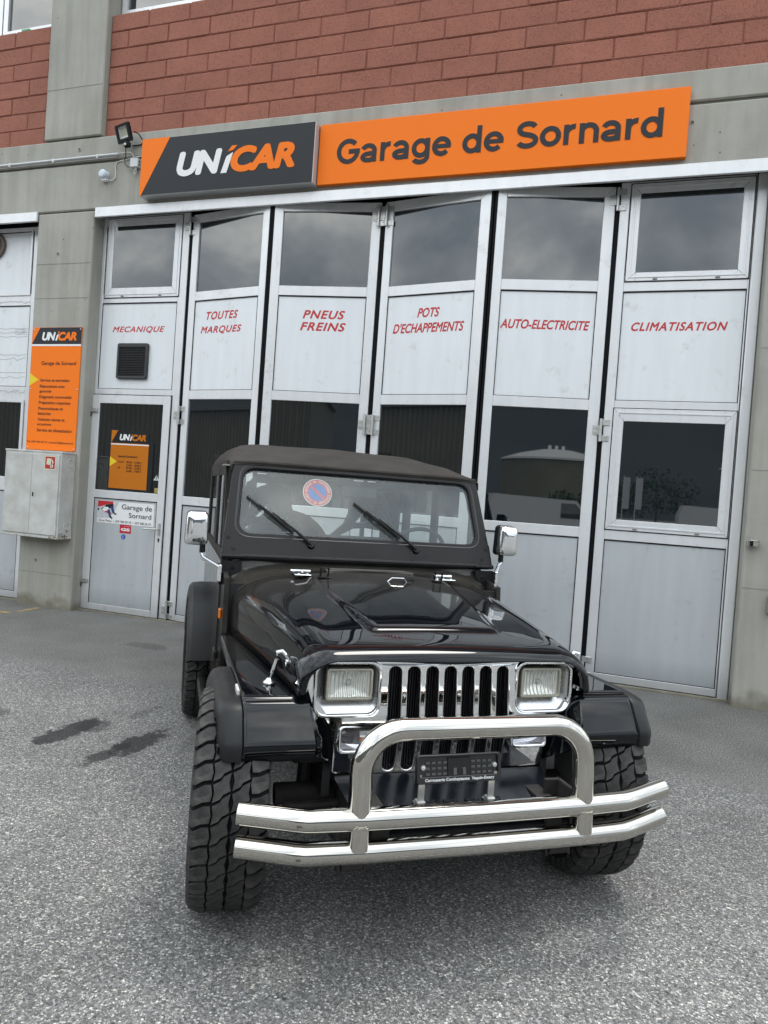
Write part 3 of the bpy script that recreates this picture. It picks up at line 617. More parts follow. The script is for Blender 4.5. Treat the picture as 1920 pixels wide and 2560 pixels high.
# leaf six: windows are smaller sashes; build them on top
def sash(fr, X0, X1, a, c, gx0, gx1, mt):
    s_ = MB()
    s_.box((X0, -0.008, a), (gx0, 0.011, c), bev=0.003); s_.box((gx1, -0.008, a), (X1, 0.011, c), bev=0.003)
    return s_
def sash_window(fr, X0, X1, Z0, Z1, gx0, gx1, gz0, gz1, mt):
    s_ = MB(); s_.box((X0, -0.010, Z0), (gx0, 0.0, Z1), bev=0.003); s_.box((gx1, -0.010, Z0), (X1, 0.0, Z1), bev=0.003)
    s_.box((gx0, -0.0095, Z0), (gx1, 0.0, gz0), bev=0.003); s_.box((gx0, -0.0095, gz1), (gx1, 0.0, Z1), bev=0.003)
    s_.build('window_sash', ALU, fr, smooth=0)
    q = 0.028; e_ = 0.016; s_ = MB()
    for bx in (((X0 + q, -0.016, Z0 + q), (X0 + q + e_, -0.009, Z1 - q)), ((X1 - q - e_, -0.016, Z0 + q), (X1 - q, -0.009, Z1 - q)), ((X0 + q + e_, -0.0155, Z0 + q), (X1 - q - e_, -0.009, Z0 + q + e_)), ((X0 + q + e_, -0.0155, Z1 - q - e_), (X1 - q - e_, -0.009, Z1 - q))): s_.box(*bx, bev=0.002)
    s_.build('sash_bead', ALU, fr, smooth=0)
    k_ = 0.008; s_ = MB()
    for bx in (((X0 - k_, -0.003, Z0 - k_), (X0, 0.003, Z1 + k_)), ((X1, -0.003, Z0 - k_), (X1 + k_, 0.003, Z1 + k_)), ((X0, -0.003, Z0 - k_), (X1, 0.003, Z0)), ((X0, -0.003, Z1), (X1, 0.003, Z1 + k_))): s_.box(*bx)
    s_.build('gasket', GASKET, fr, smooth=0)
    mt_ = MB()
    for (a, c, d, e) in ((X0, Z0, gx0, gz0), (X1, Z0, gx1, gz0), (X0, Z1, gx0, gz1), (X1, Z1, gx1, gz1)): mt_.tube([(a, -0.0102, c), (d, -0.0102, e)], 0.0011, 4)
    mt_.build('mitre_joint', GASKET, fr, smooth=0)
    boxo('pane', (gx0 - .003, -0.004, gz0 - .003), (gx1 + .003, -0.001, gz1 + .003), mt, fr, 0)
    for t_ in (0.25, 0.76):
        xx = X0 + (X1 - X0) * t_; MB().box((xx - 0.020, -0.018, Z0 + 0.007), (xx + 0.020, -0.0095, Z0 + 0.022), bev=0.004).build('drain_cap', mat('drain_cap', (0.22, 0.21, 0.19), 0.6), fr, smooth=0)
sash_window(l6, 5.805 - 5.712, 6.820 - 5.712, 3.695, 4.575, 5.888 - 5.712, 6.733 - 5.712, 3.772, 4.487, PANE_UP)
sash_window(l6, 5.795 - 5.712, 6.820 - 5.712, 1.425, 2.535, 5.885 - 5.712, 6.733 - 5.712, 1.518, 2.42, PANE)
# leaf one: window sash and panel above, pedestrian door below
l1, w1 = leaf('first flat leaf lettered mecanique above the pedestrian door', (-0.042, 0.0), (1.128, 0.0), (0.042, 0.105), (3.705, 4.50), P_, (0.09, 1.33, 1.425, 2.45), ztop=4.60)
sash_window(l1, 0.030 + 0.042, 1.035 + 0.042, 3.665, 4.575, 0.118 + 0.042, 0.945 + 0.042, 3.775, 4.485, PANE_UP)
pd = dpart(MB().box((-0.036, -0.022, 0.02), (0.068, -0.001, 2.535), bev=0.004).box((0.938, -0.022, 0.02), (1.032, -0.001, 2.535), bev=0.004).box((0.068, -0.0215, 0.02), (0.938, -0.001, 0.092), bev=0.003).box((0.068, -0.0215, 1.335), (0.938, -0.001, 1.428), bev=0.003).box((0.068, -0.0215, 2.438), (0.938, -0.001, 2.535), bev=0.003).build('pedestrian_door', ALU, None, smooth=0))
pd['label'] = 'grey framed pedestrian door with glazed upper half'
boxo('pane', (0.068, -0.010, 1.428), (0.938, -0.003, 2.438), PANE, pd, 0)
boxo('panel', (0.068, -0.013, 0.092), (0.938, -0.003, 1.335), PANEL_LOW, pd, 0)
g2 = MB()
for bx in (((0.068, -0.018, 0.092), (0.075, -0.01, 1.335)), ((0.931, -0.018, 0.092), (0.938, -0.01, 1.335)), ((0.075, -0.018, 1.326), (0.931, -0.01, 1.335)), ((1.033, -0.010, 0.02), (1.040, 0.0, 2.55)), ((-0.04, -0.010, 2.537), (1.033, 0.0, 2.545))): g2.box(*bx)
g2.build('gasket', GASKET, pd, smooth=0)
h = MB(); h.box((0.978, -0.032, 0.955), (1.006, -0.022, 1.10), bev=0.003); h.tube([(0.992, -0.03, 1.03), (0.992, -0.075, 1.03), (0.980, -0.085, 1.03), (0.83, -0.085, 1.022)], 0.010, 10)
h.build('door_handle', ZINC, pd)
h = MB(); h.lathe([(-0.030, 0), (-0.030, .011), (-0.022, .011)], 'y', 14, Matrix.Translation((0.992, 0, 0.915))); h.box((0.986, -0.03, 0.885), (0.998, -0.022, 0.915)); h.build('lock_cylinder', DARK, pd)
for z in (2.33, 0.33):
    h = MB(); h.box((-0.07, -0.05, z), (0.055, -0.022, z + 0.045), bev=0.005); h.box((-0.07, -0.05, z - 0.06), (-0.035, -0.024, z + 0.0), bev=0.005); h.build('door_pivot', ZINC, pd, smooth=0)
# lettering on the white panels
TY = 0.0114
def on_leaf(lf, x): return x
text('lettering', 'MECANIQUE', 0.159 + .042, 0.872 + .042, 3.255, 3.335, TY, RED, l1, bold=0.024, spacing=1.12, shear=0.28)
text('lettering', 'TOUTES', 0.265, 0.705, 3.385, 3.475, TY, RED, l2, bold=0.030, spacing=1.14, shear=0.28)
text('lettering', 'MARQUES', 0.195, 0.765, 3.225, 3.315, TY, RED, l2, bold=0.030, spacing=1.14, shear=0.28)
text('lettering', 'PNEUS', 0.375, 0.825, 3.370, 3.460, TY, RED, l3, bold=0.030, spacing=1.14, shear=0.28)
text('lettering', 'FREINS', 0.355, 0.842, 3.245, 3.335, TY, RED, l3, bold=0.030, spacing=1.14, shear=0.28)
text('lettering', 'POTS', 0.425, 0.665, 3.375, 3.470, TY, RED, l4, bold=0.028, shear=0.28)
text('lettering', "D'ECHAPPEMENTS", 0.165, 0.93, 3.225, 3.325, TY, RED, l4, bold=0.028, shear=0.28)
text('lettering', 'AUTO-ELECTRICITE', 0.105, 0.925, 3.245, 3.335, TY, RED, l5, bold=0.028, shear=0.28)
text('lettering', 'CLIMATISATION', 0.175, 0.980, 3.245, 3.325, TY, RED, l6, bold=0.032, spacing=1.15, shear=0.28)
# hinges between leaves
def hinge(x, z, y=-0.004, sgn=1):
    b = MB(); b.tube([(x, y - 0.022, z - 0.105), (x, y - 0.022, z + 0.105)], 0.013, 12)
    b.box((x - 0.075, y - 0.006, z - 0.045), (x, y + 0.004, z + 0.045), bev=0.003)
    b.box((x, y - 0.006, z + 0.045), (x + 0.075, y + 0.004, z + 0.10), bev=0.003); b.box((x, y - 0.006, z - 0.10), (x + 0.075, y + 0.004, z - 0.045), bev=0.003)
    for (dx, dz) in ((-0.055, .022), (-0.055, -.022), (-0.03, .022), (-0.03, -.022), (0.05, .085), (0.05, -.06)): b.lathe([(y - 0.012, 0), (y - 0.012, .007), (y - 0.005, .009)], 'y', 8, Matrix.Translation((x + dx, 0, z + dz)))
    o = dpart(b.build('hinge', ZINC, None)); return o
for x, zs in ((1.150, (4.44, 2.33, 0.13)), (5.690, (4.44, 2.33, 0.13))):
    for z in zs: hinge(x, z)
for x, zs in ((3.375, (4.42, 2.3, 0.13)), (3.46, (4.42, 2.3, 0.13))):
    for z in zs: hinge(x, z, y=-0.010)
for x in (1.150, 3.417, 5.690): dpart(MB().box((x - 0.018, 0.01, 0.02), (x + 0.018, 0.05, 4.57)).build('rubber_strip', GASKET, None, smooth=0))
# bottom brush seal
dpart(MB().box((-0.03, 0.012, 0.012), (6.9, 0.03, 0.05)).build('bottom_seal', GASKET, None, smooth=0))

# air vent on the first leaf
av = empty('air_vent', (0.475, 0.008, 2.93), label='square black air vent grille with rounded rim on the mecanique panel', cat='vent')
b = MB(); pts = rrect(0, 0, 0.208, 0.205, 0.025); inn = rrect(0, -0.008, 0.180, 0.165, 0.01)
b.addmesh(fill(pts, [inn], 0.05, 0.008), XZ); b.build('rim', mat('vent_rim', (0.030, 0.034, 0.036), 0.45), av)
for i in range(17):
    z = -0.165 + i * 0.0195; MB().box((-0.180, -0.022, z), (0.180, -0.010, z + 0.008), None).build('slat', mat('vent_slat', (0.018, 0.019, 0.020), 0.5), av, smooth=0)
for i in range(9): MB().box((-0.165 + i * 0.041, -0.012, -0.17), (-0.161 + i * 0.041, -0.006, 0.155)).build('upright_bar', MT['vent_slat'], av, smooth=0)
boxo('backing', (-0.185, -0.004, -0.175), (0.185, -0.001, 0.16), DARK, av, 0)

# ------------------------------------------------------------------ neighbouring door at the left
nd = empty('left_folding_door', (-1.6, 0, 0), label='white folding door leaf with round vent and pencil scribbles left of the pillar', cat='garage door')
nd.name = 'neighbour_door'
def npart(o): o.parent = nd; o.matrix_parent_inverse = Matrix.Translation((1.6, 0, 0)); return o
npart(MB().box((-2.5, -0.215, 4.522), (-0.835, -0.184, 4.634), bev=0.006).box((-2.4, -0.184, 4.60), (-0.85, -0.02, 4.628)).build('header_track', ALU, None, smooth=0))
npart(MB().box((-2.4, 0.03, 4.50), (-0.85, 0.10, 4.66)).build('track_shadow_gap', GASKET, None, smooth=0))
nf = MB()
nf.box((-1.065, 0.0, 0.02), (-0.85, 0.05, 4.55), bev=0.004); nf.box((-2.35, 0.0, 0.02), (-2.25, 0.05, 4.55), bev=0.004)
for a, c in ((0.02, 0.10), (1.33, 1.50), (2.42, 2.61), (3.60, 3.74), (4.50, 4.55)): nf.box((-2.25, 0.0015, a), (-1.065, 0.05, c), bev=0.003)
nfr = npart(nf.build('door_leaf', ALU, None, smooth=0))
def nb(n, z0_, z1_, mt, dep=0.012, x1=-1.065):
    o = MB().box((-2.25, dep, z0_), (x1, dep + 0.008, z1_)).build(n, mt, None, smooth=0); o.parent = nfr; return o
nb('panel', 3.74, 4.50, PANEL); nb('panel', 2.61, 3.60, PANEL); nb('pane', 1.50, 2.42, PANE, 0.02); nb('panel', 0.10, 1.33, PANEL_LOW)
g3 = MB()
for a, c in ((3.74, 4.50), (2.61, 3.60), (0.10, 1.33)): g3.box((-1.073, 0.004, a), (-1.065, 0.02, c)); g3.box((-2.25, 0.004, c - 0.009), (-1.073, 0.02, c)); g3.box((-2.25, 0.004, a), (-1.073, 0.02, a + 0.006))
o = g3.build('gasket', GASKET, None, smooth=0); o.parent = nfr
g3 = MB()
for a, c in ((3.72, 4.52),): g3.box((-1.10, -0.012, a), (-1.075, 0.01, c), bev=.002); g3.box((-2.2, -0.0115, a), (-1.10, 0.01, a + 0.03), bev=.002)
for a, c in ((1.47, 2.45),): g3.box((-1.11, -0.012, a), (-1.07, 0.01, c), bev=.002); g3.box((-2.2, -0.0115, c - .035), (-1.11, 0.01, c), bev=.002)
o = g3.build('sash_bead', ALU, None, smooth=0); o.parent = nfr
# pencil scribbles on the panel
scr = MB()
def squig(x0, x1, z, amp, n, seed):
    r_ = random.Random(seed); p = []
    for i in range(n): p.append((x0 + (x1 - x0) * i / (n - 1), 0.0105, z + math.sin(i * 0.8 + 2 * r_.random()) * amp * r_.uniform(0.1, 1.0) + r_.uniform(-amp, amp) * 0.5))
    for a, c in zip(p[:-1], p[1:]):
        d = Vector((c[0] - a[0], 0, c[2] - a[2])).normalized(); q = Vector((-d.z, 0, d.x)) * 0.0025
        scr.verts([Vector(a) - q, Vector(c) - q, Vector(c) + q, Vector(a) + q], [(0, 1, 2, 3)])
for z, am, s_ in ((3.32, .008, 1), (3.27, .008, 2), (3.00, .012, 4), (2.95, .02, 5), (2.78, .006, 6), (2.72, .012, 7), (3.22, .006, 3)): squig(-1.75, -1.10, z, am, 26, s_)
for i in range(3): squig(-1.3, -1.10, 3.25 + .03 * i, .01, 6, 20 + i)
o = scr.build('scribble', mat('pencil_grey', (0.34, 0.35, 0.35), 0.7), None, smooth=0); o.parent = nfr
scr = MB(); squig(-2.0, -1.07, 3.645, .022, 40, 11); squig(-2.0, -1.07, 2.55, .03, 40, 12)
for v in scr.bm.verts: v.co.y -= 0.012
o = scr.build('scribble', MT['pencil_grey'], None, smooth=0); o.parent = nfr
rv = MB(); rv.lathe([(0.010, 0.155), (-0.022, 0.155), (-0.030, 0.145), (-0.030, 0.125), (-0.012, 0.118)], 'y', 40, Matrix.Translation((-1.66, 0, 4.34)))
o = rv.build('round_vent', mat('brown_vent', (0.13, 0.10, 0.085), 0.6), None); npart(o)
for i in range(14):
    z = -0.115 + i * 0.0175; hw = math.sqrt(max(0, 0.118 ** 2 - z * z))
    if hw > 0.01:
        q = MB().box((-1.66 - hw, -0.02, 4.34 + z), (-1.66 + hw, -0.008, 4.34 + z + 0.008)).build('slat', MT['brown_vent'], None, smooth=0); q.parent = o
q = MB(); q.lathe([(0.006, 0), (0.006, 0.12)], 'y', 30, Matrix.Translation((-1.66, 0, 4.34))); q = q.build('backing', DARK, None); q.parent = o

# ------------------------------------------------------------------ signs
def unicar(parent, x0, x1, z0, z1, y, white, orange, M=None):
    """the word mark: UNi in white, CAR in orange, heavy italic capitals; the i has a slanted tick"""
    wd = x1 - x0; H = z1 - z0
    text('lettering', 'UN', x0, x0 + wd * 0.392, z0, z1, y, white, parent, bold=0.055, shear=0.20, spacing=0.94)
    ix = x0 + wd * 0.388
    flat('lettering', [(ix, z0), (ix + wd * .050, z0), (ix + wd * .098, z0 + H * .80), (ix + wd * .045, z0 + H * .66), (ix + wd * .040, z0 + H * .62)], y, white, parent)
    flat('lettering', [(ix + wd * .052, z0 + H * .84), (ix + wd * .085, z0 + H * 1.06), (ix + wd * .130, z0 + H * 1.06), (ix + wd * .098, z0 + H * .88)], y, orange, parent)
    text('lettering', 'CAR', x0 + wd * 0.468, x1, z0 - H * 0.01, z1 + H * 0.01, y, orange, parent, bold=0.055, shear=0.20, spacing=0.94)
us = empty('company_sign', (1.7, FY, 4.98), label='dark grey light box sign with orange corner reading UNICAR above the folding door', cat='sign')
x0, x1, z0, z1 = 0.675 - 1.7, 2.745 - 1.7, 4.675 - 4.98, 5.288 - 4.98
MB().box((x0, -0.135, z0), (x1, 0.0, z1), bev=0.004).build('casing', mat('sign_casing', (0.50, 0.50, 0.51), 0.4, metal=0.3), us, smooth=0)
flat('face', [(x0 + .006, z0 + .006), (x1 - .006, z0 + .006), (x1 - .006, z1 - .006), (x0 + .006, z1 - .006)], -0.1375, DGREY, us)
flat('corner_band', [(x0 + .002, z0 + .002), (x0 + .022, z0 + .002), (x0 + .358, z1 - .002), (x0 + .002, z1 - .002)], -0.1395, ORANGE, us)
unicar(us, 1.137 - 1.7, 2.54 - 1.7, 4.845 - 4.98, 5.108 - 4.98, -0.1405, WHITE, ORANGE)
gs = empty('name_sign', (4.5, FY, 5.0), label='long orange sign board reading Garage de Sornard above the folding door', cat='sign')
x0, x1, z0, z1 = 2.757 - 4.5, 6.228 - 4.5, 4.683 - 5, 5.288 - 5
MB().box((x0, -0.052, z0), (x1, 0.0, z1), bev=0.003).build('board', ORANGE, gs, smooth=0)
def ribbon(b, pts, w, y):
    P = [Vector((p[0], 0, p[1])) for p in pts]; n = len(P); Lf, Rt = [], []
    for i in range(n):
        d0 = (P[i] - P[i - 1]).normalized() if i else (P[1] - P[0]).normalized(); d1 = (P[i + 1] - P[i]).normalized() if i < n - 1 else d0
        d = (d0 + d1).normalized(); q = Vector((-d.z, 0, d.x)) * (w / 2) / max(0.5, d.dot(d0)); Lf.append(P[i] + q); Rt.append(P[i] - q)
    for i in range(n - 1): b.verts([v + Vector((0, y, 0)) for v in (Lf[i], Rt[i], Rt[i + 1], Lf[i + 1])], [(0, 1, 2, 3)])
def ell(cx, cz, rx, rz, a0, a1, n=22): return [(cx + rx * math.cos(R(lerp_(a0, a1, i / n))), cz + rz * math.sin(R(lerp_(a0, a1, i / n)))) for i in range(n + 1)]
def lerp_(a, b, t): return a + (b - a) * t
WS_ = 0.188
GLY = {      # grotesque letters drawn as strokes: cap height 1, x height .74
 'G': (0.86, [ell(0.43, 0.5, 0.345, 0.415, 42, 360), [(0.858, 0.49), (0.45, 0.49)], [(0.775, 0.52), (0.775, 0.40)]]),
 'a': (0.64, [[(0.50, 0.0), (0.50, 0.46)] , ell(0.285, 0.445, 0.215, 0.212, 0, 158), ell(0.275, 0.205, 0.195, 0.125, 90, 270) , [(0.275, 0.33), (0.50, 0.345)], [(0.275, 0.08), (0.36, 0.085), (0.45, 0.13), (0.50, 0.20)]]),
 'r': (0.44, [[(0.12, 0.0), (0.12, 0.74)], ell(0.37, 0.36, 0.25, 0.295, 180, 84)]),
 'g': (0.68, [ell(0.32, 0.37, 0.235, 0.285, 0, 360), [(0.555, 0.74), (0.555, 0.02)], ell(0.32, 0.02, 0.235, 0.19, 0, -155)]),
 'e': (0.65, [ell(0.325, 0.37, 0.245, 0.287, 0, 318), [(0.64, 0.375), (0.09, 0.375)]]),
 'd': (0.68, [ell(0.32, 0.37, 0.235, 0.285, 0, 360), [(0.555, 1.03), (0.555, 0.0)]]),
 'S': (0.74, [ell(0.375, 0.715, 0.255, 0.200, 22, 250, 18) + [(0.44, 0.49)] + ell(0.375, 0.285, 0.275, 0.200, 62, -160, 18)]),
 'o': (0.66, [ell(0.33, 0.37, 0.25, 0.287, 0, 360)]),
 'n': (0.66, [[(0.12, 0.0), (0.12, 0.74)], ell(0.335, 0.42, 0.215, 0.235, 180, 0) + [(0.55, 0.0)]]),
 ' ': (0.30, [])}
def stroke_text(name, body, x0, x1, z_base, cap, y, mt, parent, track=0.035):
    tot = sum(GLY[c][0] + track for c in body) - track; sx_ = (x1 - x0) / tot; x = x0; k = 0
    for c in body:
        b = MB(); wd, strokes = GLY[c]
        for st in strokes:
            ribbon(b, [(x + p[0] * sx_, z_base + p[1] * cap) for p in st], WS_ * cap * (0.88 if c in 'age' and len(st) == 2 and st[0][1] == st[1][1] else 1), y - 0.00003 * k); k += 1
        if strokes: b.build(name, mt, parent, smooth=0)
        x += (wd + track) * sx_
stroke_text('letter', 'Garage de Sornard', 2.955 - 4.5, 6.035 - 4.5, 4.873 - 5, 0.247, -0.0545, DGREY, gs)

ib = empty('information_board', (-0.455, FY, 2.56), label='tall orange information board listing garage services on the concrete pillar', cat='sign')
X, Z = 0.455, -2.56
MB().box((-0.815 + X, -0.012, 1.845 + Z), (-0.095 + X, -0.003, 3.28 + Z), bev=0.002).build('board', ORANGE, ib, smooth=0)
flat('header_band', [(-0.813 + X, 3.085 + Z), (-0.097 + X, 3.085 + Z), (-0.097 + X, 3.278 + Z), (-0.700 + X, 3.278 + Z)], -0.0135, DGREY, ib)
flat('white_stripe', [(-0.813 + X, 3.062 + Z), (-0.097 + X, 3.062 + Z), (-0.097 + X, 3.084 + Z), (-0.813 + X, 3.084 + Z)], -0.0137, WHITE, ib)
unicar(ib, -0.665 + X, -0.165 + X, 3.125 + Z, 3.225 + Z, -0.015, WHITE, ORANGE)
flat('arrow_mark', [(-0.813 + X, 2.591 + Z), (-0.680 + X, 2.667 + Z), (-0.813 + X, 2.743 + Z)], -0.0137, YELLOW, ib)
for (s_, a, c, q, d) in (('Garage de Sornard', -0.655, -0.155, 2.829, 2.884), ('Service et entretien', -0.656, -0.235, 2.646, 2.682), ('Réparations avec', -0.657, -0.293, 2.566, 2.610), ('garantie', -0.658, -0.486, 2.510, 2.548),
        ('Diagnostic automobile', -0.657, -0.186, 2.442, 2.486), ('Préparation expertise', -0.658, -0.200, 2.373, 2.419), ('Pneumatiques et', -0.659, -0.302, 2.306, 2.349), ('batteries', -0.661, -0.474, 2.256, 2.290), ('Voitures neuves et', -0.661, -0.267, 2.187, 2.222),
        ('occasions', -0.664, -0.458, 2.133, 2.160), ('Service de climatisation', -0.664, -0.159, 2.060, 2.096), ('Tel. 079 704 29 10  oscarp75@bluewin.ch', -0.803, -0.123, 1.920, 1.950)):
    text('lettering', s_, a + X, c + X, q + Z, d + Z, -0.0145, BROWN, ib, bold=0.010)
for (x, z) in ((-0.79, 3.255), (-0.115, 3.255), (-0.79, 2.56), (-0.112, 2.56), (-0.79, 1.87), (-0.115, 1.87)):
    MB().lathe([(-0.012, 0.0), (-0.018, 0.004), (-0.016, 0.009), (-0.011, 0.010)], 'y', 12, Matrix.Translation((x + X, 0, z + Z))).build('screw', ZINC, ib)

hp = empty('opening_hours_poster', (0.515, -0.0125, 1.79), label='orange and black opening hours poster stuck on the pedestrian door glass', cat='poster')
X, Z = -0.515, -1.79
flat('sheet', [(0.253 + X, 1.458 + Z), (0.777 + X, 1.458 + Z), (0.775 + X, 2.129 + Z), (0.255 + X, 2.129 + Z)], 0.0, ORANGE_D, hp)
flat('header_band', [(0.258 + X, 1.984 + Z), (0.776 + X, 1.984 + Z), (0.775 + X, 2.129 + Z), (0.343 + X, 2.129 + Z)], -0.001, DGREY_D, hp)
flat('white_stripe', [(0.255 + X, 1.963 + Z), (0.777 + X, 1.963 + Z), (0.777 + X, 1.976 + Z), (0.255 + X, 1.976 + Z)], -0.001, WHITE, hp)
unicar(hp, 0.372 + X, 0.735 + X, 2.014 + Z, 2.088 + Z, -0.002, WHITE, ORANGE_D)
flat('arrow_mark', [(0.254 + X, 1.708 + Z), (0.351 + X, 1.768 + Z), (0.254 + X, 1.822 + Z)], -0.001, YELLOW, hp)
for (s_, a, c, q, d) in (("heures d'ouverture", 0.370, 0.632, 1.820, 1.846), ('Lu-Je', 0.370, 0.448, 1.756, 1.778), ('Ve', 0.371, 0.402, 1.690, 1.712), ('07.30 - 12.00 h', 0.486, 0.692, 1.756, 1.778), ('13.30 - 18.00 h', 0.488, 0.692, 1.722, 1.744), ('07.30 - 12.00 h', 0.486, 0.692, 1.690, 1.711), ('13.30 - 17.00 h', 0.488, 0.692, 1.656, 1.677)):
    text('lettering', s_, a + X, c + X, q + Z, d + Z, -0.002, DGREY_D, hp, bold=0.018)
wt = empty('warning_sticker', (0.905, -0.0125, 1.61), label='small pale triangular warning sticker at the lower right of the door glass', cat='sticker')
flat('triangle', [(-0.040, -0.031), (0.038, -0.031), (0.0, 0.033)], 0.0, mat('pale_print', (0.50, 0.55, 0.52), 0.5), wt)
text('exclamation_mark', '!', -0.005, 0.004, -0.020, 0.018, -0.001, DGREY_D, wt, bold=0.03)
ys = empty('yellow_label', (0.912, -0.0125, 1.466), label='small yellowish square label at the bottom right corner of the door glass', cat='label')
flat('sheet', [(-0.024, -0.026), (0.024, -0.026), (0.024, 0.026), (-0.024, 0.026)], 0, mat('old_yellow_label', (0.42, 0.34, 0.10), 0.5), ys)
text('lettering', 'GS', -0.012, 0.012, -0.008, 0.006, -0.001, BROWN, ys)

bs = empty('business_sticker', (0.515, -0.0145, 1.175), label='white sticker with red car picture reading Garage de Sornard on the pedestrian door', cat='sticker')
X, Z = -0.515, -1.175
flat('sheet', [(0.124 + X, 1.047 + Z), (0.906 + X, 1.047 + Z), (0.903 + X, 1.305 + Z), (0.125 + X, 1.303 + Z)], 0, WHITE, bs)
GP = mat('grey_print', (0.45, 0.47, 0.50), 0.5, col2=(0.62, 0.64, 0.66), vscale=20)
flat('picture_floor', [(0.127 + X, 1.10 + Z), (0.30 + X, 1.11 + Z), (0.36 + X, 1.18 + Z), (0.42 + X, 1.30 + Z), (0.127 + X, 1.30 + Z)], -0.001, GP, bs)
flat('picture_car', [(0.127 + X, 1.225 + Z), (0.20 + X, 1.245 + Z), (0.27 + X, 1.268 + Z), (0.345 + X, 1.272 + Z), (0.385 + X, 1.301 + Z), (0.127 + X, 1.301 + Z)], -0.002, mat('red_print', (0.55, 0.02, 0.03), 0.4), bs)
flat('picture_underbody', [(0.17 + X, 1.205 + Z), (0.24 + X, 1.20 + Z), (0.345 + X, 1.235 + Z), (0.345 + X, 1.274 + Z), (0.25 + X, 1.262 + Z)], -0.0015, DGREY_D, bs)
flat('picture_wheel', [(p[0] + 0.362 + X, p[1] + 1.283 + Z) for p in circ(0, 0, 0.022, 16)], -0.0025, LIGHTG, bs)
flat('picture_tyre', [(p[0] + 0.137 + X, p[1] + 1.20 + Z) for p in circ(0, 0, 0.013, 16)], -0.0025, DGREY_D, bs)
flat('picture_shirt', [(0.19 + X, 1.20 + Z), (0.22 + X, 1.18 + Z), (0.285 + X, 1.195 + Z), (0.275 + X, 1.232 + Z), (0.215 + X, 1.235 + Z)], -0.0025, WHITE, bs)
BL_ = mat('dark_blue_print', (0.02, 0.05, 0.18), 0.5)
flat('picture_trousers', [(0.262 + X, 1.20 + Z), (0.295 + X, 1.21 + Z), (0.318 + X, 1.13 + Z), (0.290 + X, 1.125 + Z)], -0.003, BL_, bs)
flat('picture_trousers', [(0.30 + X, 1.24 + Z), (0.345 + X, 1.245 + Z), (0.365 + X, 1.175 + Z), (0.335 + X, 1.17 + Z)], -0.003, BL_, bs)
flat('picture_boot', [(0.285 + X, 1.128 + Z), (0.318 + X, 1.132 + Z), (0.345 + X, 1.108 + Z), (0.325 + X, 1.10 + Z)], -0.0035, DGREY_D, bs)
flat('picture_boot', [(0.335 + X, 1.172 + Z), (0.365 + X, 1.177 + Z), (0.40 + X, 1.158 + Z), (0.375 + X, 1.15 + Z)], -0.0035, DGREY_D, bs)
flat('picture_creeper', [(0.19 + X, 1.19 + Z), (0.20 + X, 1.20 + Z), (0.335 + X, 1.165 + Z), (0.30 + X, 1.15 + Z)], -0.0022, mat('red_print', (0.55, 0.02, 0.03)), bs)
text('lettering', 'Garage de', 0.463 + X, 0.875 + X, 1.204 + Z, 1.279 + Z, -0.0035, DGREY_D, bs)
text('lettering', 'Sornard', 0.567 + X, 0.871 + X, 1.130 + Z, 1.186 + Z, -0.0035, DGREY_D, bs)
text('lettering', 'Oscar Perez  •  079 704 29 10  •  027 288 26 43', 0.147 + X, 0.870 + X, 1.062 + Z, 1.088 + Z, -0.0035, DGREY, bs)
rs = empty('red_sticker', (0.528, -0.0145, 0.993), label='small square red sticker with white letters below the white business sticker', cat='sticker')
flat('sheet', [(-0.078, -0.047), (0.078, -0.047), (0.078, 0.050), (-0.078, 0.050)], 0, mat('crimson_print', (0.52, 0.012, 0.04), 0.4), rs)
text('lettering', 'GS', -0.062, 0.062, -0.022, 0.012, -0.001, WHITE, rs, bold=0.06)
flat('small_print', [(-0.02, 0.030), (0.072, 0.030), (0.072, 0.036), (-0.02, 0.036)], -0.001, mat('pink_print', (0.62, 0.25, 0.27), 0.5), rs)
bd = empty('wheelchair_sticker', (0.505, -0.0145, 0.902), label='small round blue wheelchair sticker under the red sticker', cat='sticker')
flat('disc', circ(0, 0, 0.030, 28), 0, BLUE, bd)
b = MB(); b.tube([(-0.003, -0.003, 0.012), (-0.003, -0.003, 0.0), (0.008, -0.003, 0.0), (0.014, -0.003, -0.012)], 0.0016, 6); b.lathe([(-0.003, 0), (-0.003, 0.0035)], 'y', 10, Matrix.Translation((-0.003, 0, 0.018)))
b.tube([(0.011 * math.cos(R(a)) - 0.003, -0.003, 0.011 * math.sin(R(a)) - 0.006) for a in range(120, 331, 15)], 0.0014, 6); b.build('symbol', WHITE, bd)

# ------------------------------------------------------------------ meter cabinet on the pillar
cb = empty('utility_cabinet', (-0.49, FY, 0.845), label='rusty white double door metal cabinet fixed to the pillar under the orange board', cat='cabinet')
CW = mat('chipped_white_enamel', (0.40, 0.40, 0.375), 0.5, col2=(0.58, 0.58, 0.56), vscale=5, bump=0.3, bscale=90)
b = MB(); b.box((-0.405, -0.218, 0.0), (0.405, -0.001, 0.975), bev=0.006); b.box((-0.412, -0.222, -0.012), (0.412, -0.0, 0.010), bev=0.005); b.box((-0.412, -0.222, 0.962), (0.412, 0.0, 0.985), bev=0.005); b.build('casing', CW, cb, smooth=0)
MB().box((-0.385, -0.228, 0.030), (-0.004, -0.219, 0.945), bev=0.003).build('cabinet_door', CW, cb, smooth=0)
MB().box((0.000, -0.230, 0.030), (0.385, -0.219, 0.945), bev=0.003).build('cabinet_door', CW, cb, smooth=0)
MB().prism(rrect(0.036, 0.48, 0.009, 0.024, 0.008), -0.2325, -0.229).build('key_slot', DARK, cb, smooth=0)
for z in (0.13, 0.86): MB().lathe([(0.406, 0.050), (0.410, 0.048), (0.410, 0.040), (0.406, 0.038)], 'x', 22, Matrix.Translation((0, -0.085, z))).build('knockout_disc', CW, cb)
